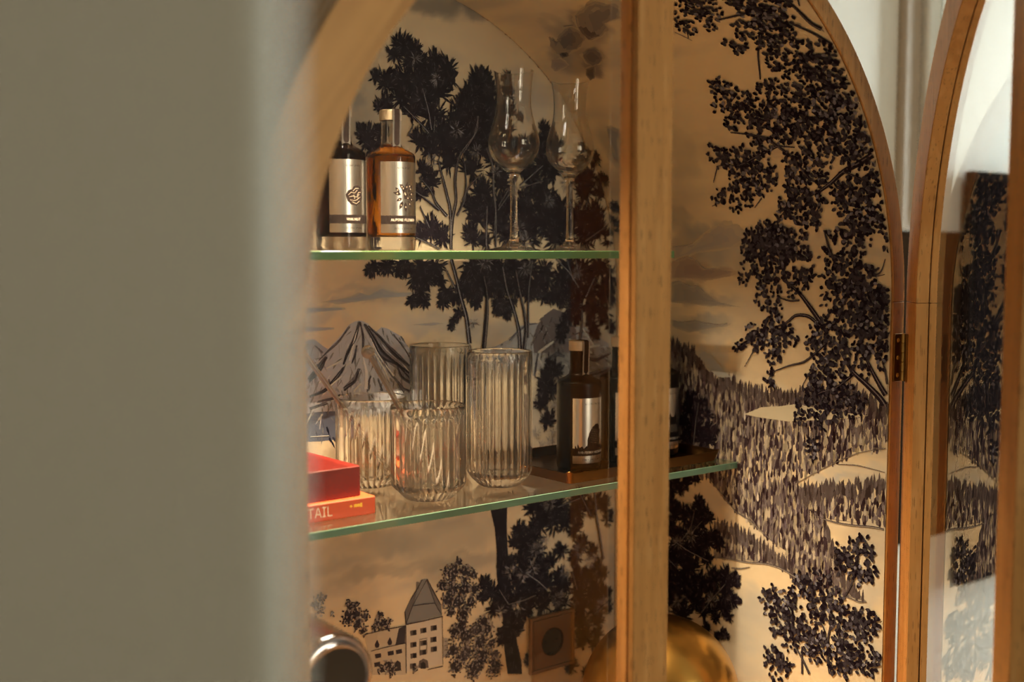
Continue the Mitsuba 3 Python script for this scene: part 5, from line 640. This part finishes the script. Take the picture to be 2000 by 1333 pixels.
# ------------------------------------------------------------------ glasses
def tumbler(R, H, rb):
    n, ribs = 240, 30
    z = [0, 0, .0012, .004, .008, .0125, .0155, .019] + list(np.linspace(.024, H - .012, 10)) + [H - .008, H - .005, H - .0016, H - .0004]
    r = [0, rb, rb + .0014, rb + .0042, rb + .0084, R - .0022, R - .0005, R] + [R] * 10 + [R, R - .0002, R - .0003, R - .0009]
    cut = [0, 0, .3, 1, 1, 1, 1, 1] + [1] * 9 + [.5, 0, 0, 0, 0]
    inner = [(R - .0018, H), (R - .0026, H - .0010), (R - .0030, H - .004), (R - .0034, .024), (R - .0050, .0165), (R - .012, .0125), (0, .0118)]
    prof = list(zip(r, z)) + inner; cut += [0] * len(inner)
    def mod(a, i): return 1 - cut[i] * (0.0011 / R) * (1 - np.abs(np.cos(a * ribs / 2)) ** 1.0) * 1.6
    return lathe(prof, n, mod)
SHORT, TALL = tumbler(0.0400, 0.0985, 0.0245), tumbler(0.0367, 0.1495, 0.0225)
for k, m, x, y, lab in (('ribbed_tumbler', SHORT, 0.678, 1.011, 'short ribbed glass tumbler in front, holding the ball-ended stirrer'),
                        ('ribbed_tumbler_001', SHORT, 0.667, 1.107, 'short ribbed glass tumbler at the back, right behind the red book'),
                        ('ribbed_tumbler_002', TALL, 0.779, 1.020, 'tall ribbed glass nearest the shelf edge, between short tumbler and tray'),
                        ('ribbed_tumbler_003', TALL, 0.773, 1.1255, 'tall ribbed glass at the back, partly behind the other tall glass')):
    add(k, moved(m, [x, y, S2 + 0.0002]), 'glass', smooth=28); L(k, lab, 'glass', 'ribbed tumblers on the lower shelf')
def snifter(s):
    outer = [(0.0285, 0.0), (0.0287, 0.0008), (0.024, 0.0022), (0.012, 0.0052), (0.0058, 0.010), (0.0042, 0.018), (0.0038, 0.045), (0.0040, 0.066), (0.0048, 0.078), (0.0085, 0.0845), (0.0165, 0.0905), (0.0240, 0.0995), (0.0274, 0.1105), (0.0270, 0.1200), (0.0240, 0.1310), (0.0205, 0.1420), (0.0186, 0.1530), (0.0184, 0.1640), (0.0194, 0.1770), (0.0212, 0.1895)]
    inner = [(0.0205, 0.1897), (0.0187, 0.1770), (0.0177, 0.1640), (0.0179, 0.1530), (0.0198, 0.1420), (0.0233, 0.1310), (0.0263, 0.1200), (0.0267, 0.1105), (0.0233, 0.1003), (0.0160, 0.0925), (0.0080, 0.0880), (0.0, 0.0868)]
    o = smooth_profile(outer[1:], 5); i = smooth_profile(inner, 5)
    return lathe([(0, 0.0004), (0.0285, 0.0)] + [tuple(q) for q in o] + [tuple(q) for q in i[:-1]] + [(0, 0.0868)], 96)
for k, x, y, lab in (('snifter_glass', 0.771, 0.984, 'tulip-shaped stemmed glass, left of the two on the upper shelf'), ('snifter_glass_001', 0.866, 1.003, 'tulip-shaped stemmed glass, right of the two, next to the door stile')):
    add(k, moved(snifter(1), [x, y, S1 + 0.0002]), 'glass', smooth=30); L(k, lab, 'glass', 'stemmed tulip glasses on the upper shelf')
def cam(X, Zd, dz): return np.array([math.cos(YAW) * X + math.sin(YAW) * Zd, -math.sin(YAW) * X + math.cos(YAW) * Zd, EYE + dz])
def stirrer(key, a, b, lab):
    d = (b - a) / np.linalg.norm(b - a)
    add(key + '__rod', tube([a + d * 0.006, b - d * 0.003, b], [0.0029, 0.0029, 0.0022], 20), 'stirrer_glass', smooth=40)
    add(key + '__ball', moved(trimesh.creation.icosphere(3, 0.0072), a), 'stirrer_glass', smooth=True)
    L(key, lab, 'stirrer', 'glass stirrers in the tumblers')
stirrer('glass_stirrer', cam(-0.1535, 1.2366, -0.1078), cam(-0.0700, 1.2000, -0.2465), 'glass stirring rod with round ball end leaning in the front tumbler')
stirrer('glass_stirrer_001', cam(-0.2500, 1.2400, -0.0700), cam(-0.1350, 1.2800, -0.2465), 'glass stirring rod leaning in the back tumbler, its top behind the arch')

# ------------------------------------------------------------------ books
def book(key, x0, x1, y0, y1, z0, z1, mat, rz, lab):
    t = 0.0028; cx, cy = x1, y0
    T = lambda m: moved(m, [cx, cy, 0], rz)
    cover = cat(cbox(x0 - cx, 0, 0, y1 - cy, z0, z0 + t, .0006), cbox(x0 - cx, 0, 0, y1 - cy, z1 - t, z1, .0006), cbox(x0 - cx, 0, -0.0012, 0.0022, z0, z1, .0009))
    add(key + '__cover', T(cover), mat); add(key + '__pages', T(cbox(x0 - cx + .004, -.004, .003, y1 - cy - .005, z0 + t, z1 - t, .0004)), 'paper_pages')
    L(key, lab, 'book', 'books stacked on the lower shelf'); return T
Bz = S2 + 0.0003
T = book('book', 0.385, 0.594, 0.981, 1.130, Bz, Bz + 0.0175, 'orange_cover', math.radians(-1.0), 'orange hardback with white spine lettering, lower of the two stacked books')
m = meshkit.text_mesh('COCKTAIL', 0.0100, 0.00005, False); m.apply_scale([0.84, 1, 1]); m.apply_transform(trimesh.transformations.rotation_matrix(math.pi / 2, [1, 0, 0])); w = m.bounds[1][0]
add('book__title', T(moved(m, [-w - 0.0482, -0.00125, Bz + 0.0040])), 'cream_ink'); L('book__title', 'white spine title')
mk = cat(plain_box(-0.0285, -0.0262, -0.00126, -0.0012, Bz + .0095, Bz + .0118), plain_box(-0.0242, -0.0150, -0.00126, -0.0012, Bz + .0092, Bz + .0122), plain_box(-0.0170, -0.0152, -0.00126, -0.0012, Bz + .0084, Bz + .0130))
add('book__imprint', T(mk), 'yellow_ink'); L('book__imprint', 'small yellow spine mark')
book('book_001', 0.392, 0.583, 0.991, 1.140, Bz + 0.0177, Bz + 0.0177 + 0.0300, 'red_cover', math.radians(2.0), 'thick dark red hardback lying on top of the orange book')

# ------------------------------------------------------------------ socket, brass ball, chrome machine
sx, sz, hs = 0.9755, 0.881, 0.038
fr_ = sg.box(sx - hs, sz - hs, sx + hs, sz + hs)
ringp = fr_.difference(sg.box(sx - hs + .0042, sz - hs + .0042, sx + hs - .0042, sz + hs - .0042))
bars = [cbox(sx - hs, sx + hs, YB - .0105, YB - .0045, sz + hs - .0042, sz + hs, .0006), cbox(sx - hs, sx + hs, YB - .0105, YB - .0045, sz - hs, sz - hs + .0042, .0006), cbox(sx - hs, sx - hs + .0042, YB - .0105, YB - .0045, sz - hs + .004, sz + hs - .004, .0006), cbox(sx + hs - .0042, sx + hs, YB - .0105, YB - .0045, sz - hs + .004, sz + hs - .004, .0006)]
add('wall_socket__frame', cat(bars), 'bronze_plate')
face = sg.box(sx - .0328, sz - .0328, sx + .0328, sz + .0328).difference(sg.Point(sx, sz).buffer(.0192, 48))
def holed(poly, y0, y1):
    m = trimesh.creation.extrude_polygon(poly, y1 - y0, engine='earcut'); v = m.vertices.copy(); m = trimesh.Trimesh(np.c_[v[:, 0], y0 + v[:, 2], v[:, 1]], m.faces[:, ::-1], process=False); return m
add('wall_socket__plate', holed(face, YB - .0092, YB - .0045), 'bronze_plate')
cup = holed(sg.Point(sx, sz).buffer(.0192, 48).difference(sg.Point(sx, sz).buffer(.0184, 48)), YB - .0096, YB - .0044)
add('wall_socket__rim', cup, 'bronze'); L('wall_socket__rim', 'thin bright rim')
disc = lathe([(0, 0), (.0186, 0), (.0186, .0008), (0, .0008)], 48); disc.apply_transform(trimesh.transformations.rotation_matrix(math.pi / 2, [1, 0, 0])); disc.apply_translation([sx, YB - .0046, sz])
pins = [moved(trimesh.creation.icosphere(2, .0021), [sx + dx, YB - .0056, sz + dz]) for dx, dz in ((-.0095, 0), (.0095, 0))] + [cbox(sx - .002, sx + .002, YB - .0075, YB - .0045, sz + s_ * .0165 - .0015, sz + s_ * .0165 + .0015, .0004) for s_ in (-1, 1)]
add('wall_socket__cup', disc, 'dark_plastic'); L('wall_socket__cup', 'dark round socket recess')
add('wall_socket__contact', cat(pins), 'bezel_black')
L('wall_socket', 'square bronze power socket with dark round cup on the back panel', 'socket')
bc, br = np.array([0.9846, 0.9696, 0.867]), 0.094
prof = [(0, -br * .998 + 0)] + [(br * math.sin(t), -br * math.cos(t)) for t in np.linspace(.32, math.pi - .10, 80)] + [(0, br * .998)]
prof[0] = (0, prof[1][1])
add('brass_globe__bowl', moved(lathe(prof, 128), bc), 'brass', smooth=30)
add('brass_globe__foot', moved(lathe([(0, 0), (.036, 0), (.038, .001), (.034, bc[2] - br * math.cos(.32) - FLOOR + .0005), (0, bc[2] - br * math.cos(.32) - FLOOR + .0005)], 64), [bc[0], bc[1], FLOOR + 0.0003]), 'brass', smooth=30)
L('brass_globe', 'brushed brass globe-shaped vessel on the cabinet floor beside the door stile', 'vessel')
cx, cz, cr = 0.447, 1.058, 0.0365
head = lathe([(0, 0), (.029, 0), (.0325, .0012), (.0352, .0042), (cr, .009), (cr, .150), (.034, .156), (0, .157)], 96)
def lie(m, y): m = m.copy(); m.apply_transform(trimesh.transformations.rotation_matrix(-math.pi / 2, [1, 0, 0])); m.apply_translation([cx, y, cz]); return m
add('drinks_machine__head', lie(head, 0.800), 'chrome', smooth=35)
add('drinks_machine__head__dark_face', lie(lathe([(0, -.0012), (.0262, -.0012), (.027, -.0004), (.027, .001), (0, .001)], 96), 0.800), 'dark_gloss', smooth=30)
add('drinks_machine__head__rim', lie(lathe([(.0268, .0), (.0268, -.0016), (.0276, -.0022), (.0288, -.0022), (.0296, -.0014), (.0298, .0004), (.0268, .0004)], 96), 0.800), 'chrome', smooth=40)
add('drinks_machine__column', cbox(cx - .03, cx + .03, .87, .95, FLOOR + .0155, cz - .020, .006), 'chrome')
add('drinks_machine__base', cbox(cx - .055, cx + .055, .80, .97, FLOOR + .0003, FLOOR + .016, .004), 'chrome')
L('drinks_machine', 'polished chrome machine with a round dark-faced head below the books', 'machine')
